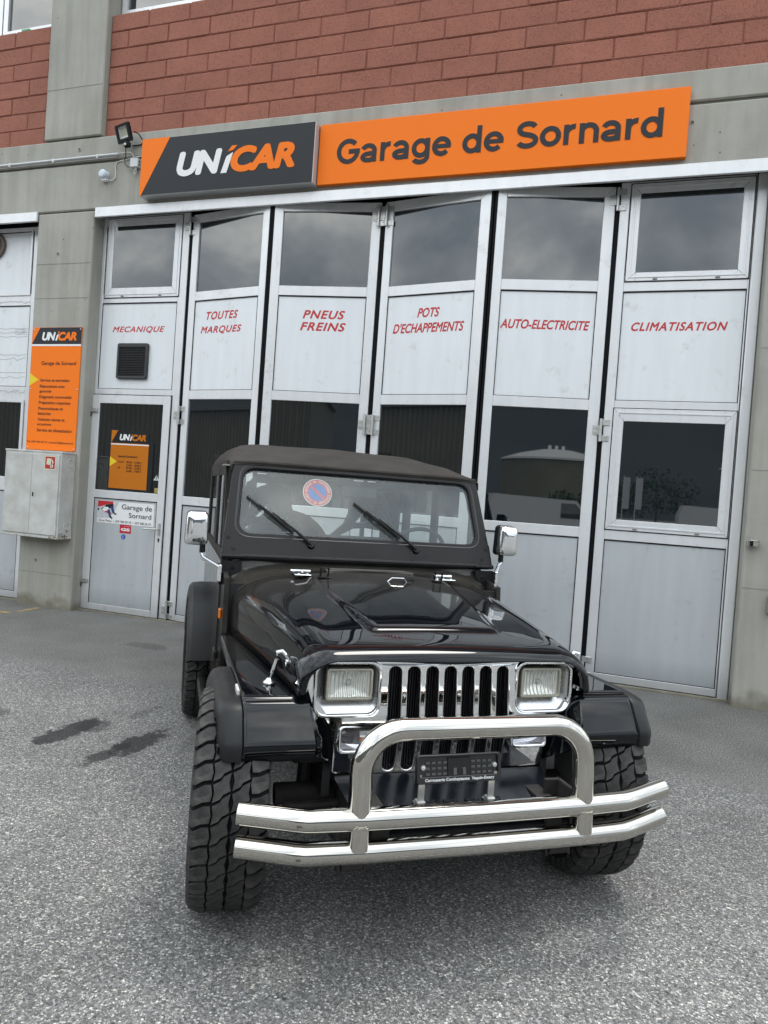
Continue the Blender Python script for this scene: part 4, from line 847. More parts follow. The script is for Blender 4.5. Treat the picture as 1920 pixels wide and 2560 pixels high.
RUST = mat('rust', (0.12, 0.045, 0.015), 0.9, col2=(0.30, 0.22, 0.14), vscale=40)
b = MB()
for i in range(26):
    x = rnd.uniform(-.41, .41) if i % 3 else rnd.uniform(.2, .4); z = abs(rnd.gauss(0, .012)) - .008; s1 = rnd.uniform(.003, .011)
    b.prism([(x + s1 * math.cos(t) * rnd.uniform(.6, 1.2), z + s1 * .7 * math.sin(t) * rnd.uniform(.6, 1.2)) for t in [i_ * 1.05 for i_ in range(6)]], -0.2236, -0.2215)
for i in range(16):
    y = rnd.uniform(-.21, -.05); z = abs(rnd.gauss(0, .03)); s1 = rnd.uniform(.004, .016)
    b.prism([(y + s1 * math.cos(t) * rnd.uniform(.5, 1.2), z + s1 * math.sin(t) * rnd.uniform(.5, 1.2)) for t in [i_ * 1.05 for i_ in range(6)]], 0.4115, 0.4135, 'x')
b.build('rust_patches', RUST, cb, smooth=0)['kind'] = 'stuff'
fs_ = empty('fire_hose_sign', (-0.233, FY - 0.2305, 1.696), label='small red fire hose reel sign with pale border on the cabinet door', cat='sign')
flat('sheet', [(-0.079, -0.079), (0.079, -0.079), (0.079, 0.079), (-0.079, 0.079)], 0, mat('pale_yellow_print', (0.62, 0.60, 0.42), 0.5), fs_)
flat('red_field', [(-0.068, -0.068), (0.068, -0.068), (0.068, 0.068), (-0.068, 0.068)], -0.001, mat('sign_red', (0.42, 0.02, 0.02), 0.5), fs_)
flat('reel_symbol', [(-0.050, -0.02), (0.012, -0.028), (0.018, 0.03), (0.03, 0.045), (-0.045, 0.05)], -0.002, MT['pale_yellow_print'], fs_)
b = MB(); b.tube([(0.03, -.003, .03), (0.045, -.003, .0), (0.03, -.003, -.02), (0.045, -.003, -.045)], 0.005, 6); b.tube([(0.005, -.003, -.04), (0.02, -.003, -.03), (0.015, -.003, -.055), (0.04, -.003, -.05)], 0.005, 6); b.build('flame_symbol', WHITE, fs_)

# ------------------------------------------------------------------ floodlight, cables and boxes on the beam
fl = empty('floodlight', (0.50, FY, 5.35), label='black floodlight with motion sensor mounted left of the company sign', cat='lamp')
T_ = Matrix.Translation((-0.085, -0.13, 0.035)) @ Matrix.Rotation(R(-16), 4, 'Z') @ Matrix.Rotation(R(20), 4, 'X')
b = MB(); b.addmesh(fill(rrect(0, 0, 0.115, 0.092, 0.008), [rrect(0, 0.008, 0.078, 0.060, 0.004)], 0.03, 0.003), T_ @ XZ); b.box((-0.10, 0.012, -0.08), (0.10, 0.028, 0.08), T_, 0.006)
for i in range(9): b.box((-0.08 + i * 0.02, 0.028, -0.06), (-0.076 + i * 0.02, 0.044, 0.06), T_)
b.build('housing', BLACKM, fl, smooth=20)
MB().verts([(-0.078, -0.004, -0.052), (0.078, -0.004, -0.052), (0.078, -0.004, 0.068), (-0.078, -0.004, 0.068), (-0.05, 0.011, -0.025), (0.05, 0.011, -0.025), (0.05, 0.011, 0.048), (-0.05, 0.011, 0.048)], [(0, 1, 5, 4), (1, 2, 6, 5), (2, 3, 7, 6), (3, 0, 4, 7)], T_).build('reflector', mat('lamp_reflector', (0.55, 0.56, 0.55), 0.35), fl, smooth=0)
MB().verts([(-0.05, 0.0105, -0.025), (0.05, 0.0105, -0.025), (0.05, 0.0105, 0.048), (-0.05, 0.0105, 0.048)], [(0, 1, 2, 3)], T_).build('light_panel', mat('led_panel', (0.50, 0.49, 0.38), 0.4), fl, smooth=0)
b = MB(); b.tube([(0.04, -0.12, 0.05), (0.075, -0.08, 0.035), (0.085, -0.01, -0.01), (0.06, -0.006, -0.045), (-0.06, -0.006, -0.045)], 0.007, 6); b.build('bracket', BLACKM, fl)
T2 = Matrix.Translation((-0.030, -0.125, -0.095)) @ Matrix.Rotation(R(12), 4, 'X'); b = MB(); b.box((-0.038, -0.03, -0.03), (0.038, 0.025, 0.03), T2, 0.014); b.box((-0.01, -0.01, 0.03), (0.01, 0.01, 0.05), T2); so = b.build('motion_sensor', BLACKM, fl)
MB().lathe([(-0.043, 0.0), (-0.040, 0.010), (-0.030, 0.014)], 'y', 14, T2 @ Matrix.Translation((-0.008, 0, 0))).build('sensor_lens', WHITE, so)
tag(MB().tube([(0.415, -0.30, 5.285), (0.42, -0.27, 5.24), (0.385, -0.22, 5.19), (0.365, -0.21, 5.14), (0.375, -0.21, 5.09), (0.42, -0.22, 5.055), (0.465, -0.22, 5.05)], 0.0055, 8).build('black_cable', DGREY_D), 'thin black cable hanging from the floodlight to the junction box', 'cable')
jb = empty('junction_box', (0.515, FY, 5.09), label='grey plastic junction box with cable glands beside the company sign', cat='junction box')
MB().box((-0.052, -0.062, -0.048), (0.052, -0.001, 0.048), bev=0.004).build('box', LIGHTG, jb, smooth=0)
for z in (0.018, -0.018): MB().lathe([(0.0525, 0), (0.054, 0.008), (0.052, 0.011)], 'x', 12, Matrix.Translation((0, -0.03, z))).build('gland', DGREY, jb)
MB().lathe([(-0.075, 0.009), (-0.06, 0.012), (-0.048, 0.014)], 'z', 12, Matrix.Translation((0.01, -0.03, 0))).build('gland', LIGHTG, jb)
WC_ = mat('white_cable', (0.62, 0.61, 0.57), 0.5)
tag(MB().tube([(0.27, -0.19, 5.228), (0.36, -0.195, 5.235), (0.43, -0.195, 5.225), (0.47, -0.20, 5.19), (0.485, -0.20, 5.135)], 0.0055, 8).build('white_cable', WC_), 'white cable arching from the conduit end to the junction box', 'cable')
tag(MB().tube([(0.15, -0.215, 4.935), (0.20, -0.20, 4.93), (0.235, -0.19, 4.96), (0.235, -0.188, 5.02), (0.225, -0.188, 5.09), (0.245, -0.188, 5.135), (0.30, -0.188, 5.15), (0.38, -0.188, 5.155), (0.47, -0.188, 5.172), (0.60, -0.188, 5.180), (0.69, -0.188, 5.178)], 0.0055, 8).build('white_cable', WC_), 'long white cable curving from the round detector up and behind the sign', 'cable')
tag(MB().tube([(0.505, -0.21, 5.035), (0.50, -0.21, 4.99), (0.515, -0.21, 4.965), (0.53, -0.21, 4.985), (0.528, -0.21, 5.02)], 0.0055, 8).build('white_cable', WC_), 'short white cable loop hanging under the junction box', 'cable')
rd = empty('round_detector', (0.10, FY, 4.985), label='round white plastic outdoor lamp on a small base on the beam', cat='lamp')
MB().lathe([(-0.001, 0.048), (-0.055, 0.050), (-0.072, 0.047), (-0.082, 0.036), (-0.086, 0.0)], 'y', 30, Matrix.Translation((0, 0, 0.01))).build('dome', mat('opal_plastic', (0.60, 0.68, 0.74), 0.35), rd)
MB().box((-0.03, -0.05, -0.062), (0.035, -0.001, -0.035), bev=0.006).build('base', WHITE, rd, smooth=0)
cd = empty('cable_conduit', (-1.0, FY, 5.22), label='long thin grey cable conduit running left along the concrete beam', cat='conduit')
MB().tube([(-2.5, -0.018, -0.002), (1.27, -0.018, 0.004)], 0.0125, 12).build('pipe', LIGHTG, cd)
MB().tube([(-2.5, -0.012, -0.032), (1.25, -0.012, -0.026)], 0.006, 8).build('lower_pipe', mat('grey_pipe', (0.35, 0.35, 0.34), 0.5), cd)
for x in (-0.9, -0.3, 0.35, 0.98): MB().box((x - .012, -0.032, -0.028), (x + .012, -0.001, 0.022), bev=0.004).build('clip', LIGHTG, cd, smooth=0)
ash = empty('wall_ashtray', (6.993, FY, 1.405), label='small round steel ashtray on the right hand concrete pillar', cat='ashtray')
MB().lathe([(-0.022, 0.0), (-0.022, 0.046), (0.018, 0.050), (0.021, 0.054), (0.024, 0.050), (0.012, 0.044), (0.006, 0.0)], 'z', 30, Matrix.Translation((0, -0.055, 0))).build('bowl', STEEL, ash)
MB().box((-0.012, -0.008, -0.02), (0.012, -0.001, 0.02)).build('bracket', ZINC, ash, smooth=0)
gp = empty('grey_wall_socket', (7.185, FY, 0.90), label='grey plastic box at the right edge of the pillar', cat='socket')
MB().box((-0.045, -0.04, -0.075), (0.045, -0.001, 0.075), bev=0.006).build('box', mat('mid_grey_plastic', (0.22, 0.22, 0.22), 0.5), gp, smooth=0)

# ------------------------------------------------------------------ the off-road car
car = empty('off_road_car', (5.138, -3.89, 0.025), R(34.881), label='black soft top off road car with chrome grille and tubular bull bar', cat='car')
def WP(x, z, off=0.0):        # point on the tilted windscreen plane, off = towards the front
    return Vector((x, 1.05 + 0.432 * (z - 1.166) - off * 0.918, z + off * 0.397))
# --- bonnet: lofted surface with a raised centre panel and rolled front lip
def lerp(a, b, t): return a + (b - a) * t
def pw(x, pts):
    if x <= pts[0][0]: return pts[0][1]
    for (a, p), (b, q) in zip(pts[:-1], pts[1:]):
        if x <= b: return lerp(p, q, (x - a) / (b - a))
    return pts[-1][1]
def smooth(t): t = max(0, min(1, t)); return t * t * (3 - 2 * t)
YF, YR = -0.375, 0.86
def hood_top(y): return pw(y, [(-0.375, 0.975), (-0.34, 0.991), (-0.28, 1.003), (-0.15, 1.022), (0.1, 1.055), (0.4, 1.088), (0.73, 1.120), (0.86, 1.128)])
def hood_w(y): return pw(y, [(-0.375, 0.592), (-0.2, 0.606), (0.2, 0.650), (0.86, 0.742)])
def hood_zs(y): return pw(y, [(-0.375, 0.822), (0.86, 0.800)])
def hood_pt(u, y):
    """u in 0..1 from centre to the lower side edge"""
    W, zt, zs = hood_w(y), hood_top(y), hood_zs(y)
    rx = pw(y, [(-0.375, 0.135), (0.2, 0.20), (0.86, 0.30)]); rz = pw(y, [(-0.375, 0.10), (0.2, 0.125), (0.86, 0.15)])
    crown = pw(y, [(-0.375, 0.006), (0.86, 0.022)])
    if u < 0.5:
        x = (W - rx) * (u / 0.5); z = zt - crown * (x / (W - rx)) ** 2
    elif u < 0.8:
        a = (u - 0.5) / 0.3 * math.pi / 2; x = W - rx + rx * math.sin(a); z = zt - crown - rz * (1 - math.cos(a))
    else:
        t = (u - 0.8) / 0.2; x = W + 0.004 * t; z = lerp(zt - crown - rz, zs, t)
    # raised panel between the hinges
    hw = pw(y, [(-0.16, 0.272), (0.73, 0.385), (0.86, 0.40)])
    k = smooth((hw - x) / 0.030 + 0.5) * smooth((y + 0.165) / 0.035 + 0.5)
    z += 0.013 * k
    return x, z
ys_ = [-0.375, -0.372, -0.362, -0.345, -0.32, -0.29, -0.25, -0.21, -0.185, -0.175, -0.165, -0.155, -0.145, -0.12, -0.06] + [0.0 + 0.066 * i for i in range(14)]
us_ = [i / 30 for i in range(15)] + [0.5 + 0.3 * i / 10 for i in range(10)] + [0.8, 0.86, 0.93, 1.0]
# denser columns around the crease
us_ = sorted(set([round(u, 4) for u in us_] + [0.27, 0.29, 0.31, 0.32, 0.34, 0.35, 0.37, 0.38, 0.39, 0.41, 0.42, 0.44, 0.45, 0.46, 0.48]))
rows = []
for y in ys_:
    half = [hood_pt(u, y) for u in us_]
    row = [Vector((-x, y, z)) for x, z in half[::-1]] + [Vector((x, y, z)) for x, z in half[1:]]
    if y < -0.30:       # nose roll: pull the front down and in
        k = (-0.30 - y) / 0.075; d = 1 - math.sqrt(max(0, 1 - min(1, k) ** 2))
        for v in row:
            v.z -= 0.012 * d * (1 if v.z > 0.86 else 0)
    rows.append(row)
# front lip turned down over the grille
fr_ = rows[0]
lip1 = []; lip2 = []; lip3 = []
for v in fr_:
    c = Vector((0, v.y, 0.83)); d = (Vector((v.x * 0.82, 0, v.z)) - Vector((0, 0, 0.80))); d.y = 0; d.normalize()
    lip1.append(v - d * 0.010 + Vector((0, -0.007, 0))); lip2.append(v - d * 0.026 + Vector((0, -0.008, 0))); lip3.append(v - d * 0.034 + Vector((0, 0.012, 0)))
rows = [lip3, lip2, lip1] + rows
b = MB(); b.grid(rows)
hood = b.build('bonnet', PAINT, car, smooth=60)
sm = hood.modifiers.new('solid', 'SOLIDIFY'); sm.thickness = 0.004; sm.offset = -1
# --- cowl behind the bonnet, up to the windscreen hinge line
b = MB(); rows = []
for y, dz, fl_ in ((0.868, -0.008, 0.0), (0.872, -0.001, 0.0), (0.90, 0.001, 0.0), (0.95, 0.002, 0.15), (1.00, 0.004, 0.45), (1.03, 0.010, 0.8), (1.046, 0.030, 1.0), (1.048, 0.055, 1.0)):
    half = []
    for u in us_:
        x, z = hood_pt(u, 0.86)
        k = (1.0 + fl_ * 0.045); x2 = min(x * k, 0.782); zf = 1.124 - 0.012 * (x / .742) ** 2
        z2 = z if u > 0.8 else lerp(z, zf, fl_ * 0.75)
        if u <= 0.5: z2 = min(z2, 1.128 - 0.010 * (x / .5) ** 2)
        half.append((x2, z2 + (dz if u < 0.82 else 0)))
    rows.append([Vector((-x, y, z)) for x, z in half[::-1]] + [Vector((x, y, z)) for x, z in half[1:]])
b.grid(rows); cowl = b.build('cowl', PAINT, car, smooth=40)
sl = MB()
boxo('vent_plate', (-0.25, 0.875, 1.129), (0.25, 0.95, 1.1372), mat('dusty_vent_plate', (0.030, 0.028, 0.026), 0.5), cowl, 0.003)
for i in range(30):
    x = -0.215 + i * 0.0148
    sl.verts([(x, 0.885, 1.1378), (x + .007, 0.885, 1.1378), (x - .005, 0.94, 1.1378), (x - .012, 0.94, 1.1378), (x, 0.885, 1.143), (x + .004, 0.885, 1.143), (x - .008, 0.94, 1.143), (x - .012, 0.94, 1.143)], [(0, 1, 5, 4), (4, 5, 6, 7), (1, 2, 6, 5), (3, 0, 4, 7), (2, 3, 7, 6)])
tag(sl.build('vent_louvres', mat('louvre_grey', (0.15, 0.14, 0.13), 0.5), cowl, smooth=0), kind='stuff')
# --- windscreen frame: outer outline with a rounded opening, laid on the tilted plane
WM = Matrix.Translation(WP(0, 1.166)) @ Matrix(((1, 0, 0, 0), (0, 0.397, -0.918, 0), (0, 0.918, 0.397, 0), (0, 0, 0, 1)))
def wz(z): return (z - 1.166) / 0.918
def rpoly(pts, r, seg=6):
    outp = []; n = len(pts)
    for i in range(n):
        p, a, c = Vector(pts[i]), Vector(pts[i - 1]), Vector(pts[(i + 1) % n]); ri = r[i] if isinstance(r, (list, tuple)) else r
        da, dc = (a - p).normalized(), (c - p).normalized(); ang = da.angle(dc); q = ri / math.tan(ang / 2) if ri else 0
        if not ri: outp.append(tuple(p)); continue
        s_, e_ = p + da * q, p + dc * q
        for j in range(seg + 1):
            t = j / seg; outp.append(tuple((1 - t) ** 2 * s_ + 2 * t * (1 - t) * p + t * t * e_))
    return outp
outer = rpoly([(-0.800, 0.0), (0.800, 0.0), (0.745, wz(1.700)), (-0.745, wz(1.700))], [0.01, 0.01, 0.07, 0.07])
gl0 = [(-0.712, wz(1.292)), (0.712, wz(1.292)), (0.686, wz(1.650)), (-0.686, wz(1.650))]
inner = rpoly(gl0, 0.075)
b = MB(); b.addmesh(fill(outer, [inner], 0.045, 0.008), WM); wf = b.build('windscreen_frame', BLACKM, car, smooth=30)
b = MB(); b.tube([WM @ Vector((x, y, 0.024)) for x, y in rpoly([(-0.735, wz(1.268)), (0.735, wz(1.268)), (0.706, wz(1.672)), (-0.706, wz(1.672))], 0.09)], 0.0085, 8, closed=True)
b.addmesh(fill(rpoly([(-0.733, wz(1.270)), (0.733, wz(1.270)), (0.704, wz(1.670)), (-0.704, wz(1.670))], 0.088), [rpoly(gl0, 0.075)], 0.006, 0.0), WM @ Matrix.Translation((0, 0, 0.021)))
b.build('seal', mat('glass_seal', (0.022, 0.023, 0.026), 0.45), wf, smooth=40)
b = MB(); b.verts([WM @ Vector((x, y, 0.010)) for x, y in rpoly(gl0, 0.07)], [tuple(range(len(rpoly(gl0, 0.07))))]); b.build('windscreen', WGLASS, wf, smooth=0)
for z, hw in ((1.243, 0.66), (1.203, 0.635)):
    b = MB(); b.tube([WM @ Vector((-hw, wz(z), 0.022)), WM @ Vector((hw, wz(z), 0.022))], 0.0075, 8); b.build('pressed_rib', BLACKM, wf)
b = MB(); b.tube([WM @ Vector((-0.70, wz(1.168), 0.018)), WM @ Vector((0.70, wz(1.168), 0.018))], 0.018, 10); b.build('hinge_cover', BLACKM, wf)
# corner hinge plates
for s_ in (-1, 1):
    b = MB(); b.addmesh(fill(rpoly([(s_ * 0.796, wz(1.175)), (s_ * 0.690, wz(1.175)), (s_ * 0.705, wz(1.215)), (s_ * 0.765, wz(1.295)), (s_ * 0.790, wz(1.290))][::s_], 0.008, 3), [], 0.006, 0.001), WM @ Matrix.Translation((0, 0, 0.026)))
    up_ = b.build('windscreen_hinge', PLASTIC, car, smooth=30)
    b = MB(); b.tube([WP(s_ * 0.800, 1.163, .03), WP(s_ * 0.682, 1.163, .03)], 0.012, 10); b.tube([WP(s_ * 0.770, 1.163, .03), WP(s_ * 0.712, 1.163, .03)], 0.015, 10); b.build('hinge_barrel', BLACKM, up_)
    b = MB(); b.prism(rpoly([(s_ * 0.800, 1.152), (s_ * 0.684, 1.152), (s_ * 0.695, 1.105), (s_ * 0.745, 1.040), (s_ * 0.800, 1.038)], 0.006, 3), 1.018, 1.030); b.build('lower_plate', PLASTIC, up_, smooth=0)
    for (x, z, off) in ((0.765, 1.265, 0.03), (0.735, 1.205, 0.03)):
        b = MB(); b.lathe([(0, 0), (0.004, 0.004), (0.004, 0.010), (0, 0.012)], 'z', 12, WM @ Matrix.Translation((s_ * x, wz(z), off))); b.build('bolt', BLACKM, up_)
    for (x, z) in ((0.735, 1.115), (0.775, 1.065)):
        b = MB(); b.lathe([(1.013, 0), (1.013, 0.007), (1.018, 0.011)], 'y', 12, Matrix.Translation((s_ * x, 0, z))); b.build('bolt', BLACKM, up_)
# wipers
for px, tip in ((-0.309, -0.660), (0.314, -0.041)):
    p0 = WP(px, 1.240, 0.045); t0 = WP(tip, 1.503, 0.035); dirv = (t0 - p0)
    wpr = MB(); wpr.tube([p0, p0 + dirv * 0.25 + Vector((0, -0.012, 0.004)), p0 + dirv * 0.62 + Vector((0, -0.006, 0.002))], [0.010, 0.007, 0.005], 8)
    wpr.lathe([(0, 0), (0.0, 0.024), (0.012, 0.024), (0.028, 0.017), (0.030, 0)], 'z', 18, WM @ Matrix.Translation((px, wz(1.240), 0.018)))
    wo = wpr.build('wiper_arm', BLACKM, car)
    bl = MB(); a, c = p0 + dirv * 0.26, t0
    nrm = (WM.to_3x3() @ Vector((0, 0, 1))).normalized(); sid = (c - a).normalized().cross(nrm)
    off_ = sid * -0.012
    bl.verts([a + off_ - sid * .006 - nrm * .018, c + off_ - sid * .005 - nrm * .018, c + off_ + sid * .005 - nrm * .018, a + off_ + sid * .006 - nrm * .018, a + off_ - sid * .007 + nrm * .002, c + off_ - sid * .004 - nrm * .004, c + off_ + sid * .004 - nrm * .004, a + off_ + sid * .007 + nrm * .002], [(0, 1, 5, 4), (1, 2, 6, 5), (2, 3, 7, 6), (3, 0, 4, 7), (4, 5, 6, 7), (0, 3, 2, 1)])
    bl.tube([lerp(a, c, .05) + off_ + nrm * .004, lerp(a, c, .5) + off_ + nrm * .012, lerp(a, c, .75) + off_ + nrm * .006], 0.005, 6)
    bl.build('wiper_blade', mat('wiper_rubber', (0.010, 0.010, 0.011), 0.5), wo)
# --- grille shell: one chrome pressing with slots and lamp openings, bent below the lamps
g_out = []
half = [(0.425, 0.503), (0.440, 0.515), (0.444, 0.60), (0.458, 0.68), (0.486, 0.742), (0.528, 0.795), (0.556, 0.830), (0.568, 0.865), (0.560, 0.902), (0.535, 0.930), (0.495, 0.949), (0.440, 0.957), (0.2, 0.960)]
g_out = [(x, z) for x, z in half] + [(-x, z) for x, z in half[::-1]]
holes = [rrect(-0.2225 + 0.0742 * i, 0.717, 0.0245, 0.200, 0.0235, 6) for i in range(7)] + [rrect(s_ * 0.405, 0.835, 0.122, 0.099, 0.042, 7) for s_ in (-1, 1)]
gme = fill(g_out, holes, 0.030, 0.006, 3)
tb = bmesh.new(); tb.from_mesh(gme)
tb.transform(XZ)
for z in (0.66, 0.69, 0.705, 0.715, 0.725, 0.735, 0.745, 0.76, 0.78): bmesh.ops.bisect_plane(tb, geom=tb.verts[:] + tb.edges[:] + tb.faces[:], plane_co=(0, 0, z), plane_no=(0, 0, 1))
for x in (-.5, -.3, -.1, .1, .3, .5): bmesh.ops.bisect_plane(tb, geom=tb.verts[:] + tb.edges[:] + tb.faces[:], plane_co=(x, 0, 0), plane_no=(1, 0, 0))
def gy(x, z):
    return -0.338 + pw(z, [(0.50, 0.034), (0.69, 0.004), (0.715, 0.0), (0.735, -0.002), (0.76, 0.001), (0.96, 0.020)]) + 0.030 * (abs(x) / 0.57) ** 2.5
for v in tb.verts: v.co.y += gy(v.co.x, v.co.z)
gb = MB(); gb.add(tb); grille = gb.build('grille', CHROME, car, smooth=32)
b = MB(); b.box((-0.40, -0.275, 0.46), (0.40, -0.22, 0.97)); b.build('radiator', DARK, grille, smooth=0)
fins = MB()
for i in range(60): x = -0.30 + i * 0.01017; fins.box((x, -0.292, 0.50), (x + 0.003, -0.275, 0.95))
tag(fins.build('radiator_fins', mat('radiator_fin', (0.018, 0.018, 0.020), 0.45), grille, smooth=0), kind='stuff')
MB().box((-0.56, -0.30, 0.55), (-0.26, -0.20, 0.93)).box((0.26, -0.30, 0.55), (0.56, -0.20, 0.93)).build('lamp_backing', DARK, grille, smooth=0)
# headlamps
CH2 = mat('satin_chrome', (0.60, 0.61, 0.62), 0.27, metal=0.85, rvar=0.05, vscale=14)
for s_ in (-1, 1):
    hx = s_ * 0.405; y0 = gy(hx, 0.835) - 0.018
    hl_ = MB()
    o_ = rrect(0, 0, 0.129, 0.106, 0.047, 7); i_ = rrect(0, 0, 0.116, 0.093, 0.038, 7)
    hl_.addmesh(fill(o_, [i_], 0.010, 0.005, 3), Matrix.Translation((hx, y0 - 0.004, 0.835)) @ XZ)
    ho = hl_.build('headlight', CHROME, car, smooth=40)
    A = [Vector((hx + x, y0 + 0.002, 0.835 + z)) for x, z in i_]
    i2 = rrect(0, 0.004, 0.108, 0.083, 0.032, 7); A2 = [Vector((hx + x, y0 + 0.012, 0.835 + z)) for x, z in i2]
    i3 = rrect(-s_ * 0.008, 0.016, 0.094, 0.063, 0.012, 7); A3 = [Vector((hx + x, y0 + 0.034, 0.835 + z)) for x, z in i3]
    # lower shelf drops: the tray is shallow at its foot
    MB().grid([A, A2, A3], closed=True).build('lamp_tray', CH2, ho, smooth=50)
    MB().verts(A3, [tuple(range(len(A3)))]).build('tray_back', DARK, ho, smooth=0)
    lx, lz = hx - s_ * 0.008, 0.851
    rim = MB(); rim.addmesh(fill(rrect(0, 0, 0.089, 0.059, 0.010, 4), [rrect(0, 0, 0.079, 0.050, 0.008, 4)], 0.026, 0.003), Matrix.Translation((lx, y0 + 0.012, lz)) @ XZ)
    rim.build('lamp_rim', mat('aged_rim', (0.42, 0.40, 0.33), 0.35, metal=0.5), ho, smooth=30)
    rf = MB(); rr = []
    for k in range(9):
        t = k / 8; r_ = 1 - t
        rr.append([Vector((lx + (x * r_), y0 + 0.006 + 0.024 * (1 - r_ ** 2), lz + z * r_)) for x, z in rrect(0, 0, 0.080, 0.051, 0.012 + .03 * t, 5)])
    rf.grid(rr, closed=True).build('reflector', REFL, ho, smooth=60)
    MB().lathe([(-0.004, 0), (-0.004, 0.009), (0.01, 0.011)], 'y', 16, Matrix.Translation((lx, y0 + 0.016, lz))).build('bulb_shield', CH2, ho)
    ln_ = MB(); rr = []
    for j in range(7):
        row = []
        for i in range(25):
            a, c = -1 + 2 * i / 24, -1 + 2 * j / 6
            row.append(Vector((lx + a * 0.080, y0 - 0.002 - 0.010 * (1 - a * a * .6 - c * c * .4) + (0.0009 if i % 2 else 0), lz + c * 0.051)))
        rr.append(row)
    ln_.grid(rr).build('headlight_lens', LENS, ho, smooth=25)
    for dx in (-0.055, 0.05): MB().lathe([(-0.004, 0), (-0.002, 0.005), (0, 0.005)], 'y', 10, Matrix.Translation((hx + dx, y0 + 0.035, 0.762))).build('screw', ZINC, ho)
    # indicators
    ix, iz = s_ * 0.350, 0.645; iy = gy(ix, iz) - 0.016
    ti = MB(); ti.addmesh(fill(rrect(0, 0, 0.079, 0.050, 0.018, 5), [rrect(0, 0.003, 0.069, 0.041, 0.014, 5)], 0.020, 0.004), Matrix.Translation((ix, iy - 0.006, iz)) @ Matrix.Rotation(R(-9), 4, 'X') @ XZ); tio = ti.build('indicator', CHROME, car, smooth=35)
    MB().prism(rrect(ix, iz + .003, 0.069, 0.041, 0.012, 4), iy + 0.002, iy + 0.010).build('indicator_reflector', mat('indicator_reflector', (0.60, 0.56, 0.57), 0.4, metal=0.3, bump=0.8, bscale=120), tio, smooth=0)
    MB().lathe([(-0.012, 0), (-0.008, 0.008), (0, 0.011)], 'y', 14, Matrix.Translation((ix + 0.012, iy + 0.003, iz))).build('amber_bulb', AMBER, tio)
    MB().prism(rrect(ix, iz + .003, 0.070, 0.042, 0.013, 4), iy - 0.012, iy - 0.006).build('indicator_lens', LENS2, tio, smooth=0)
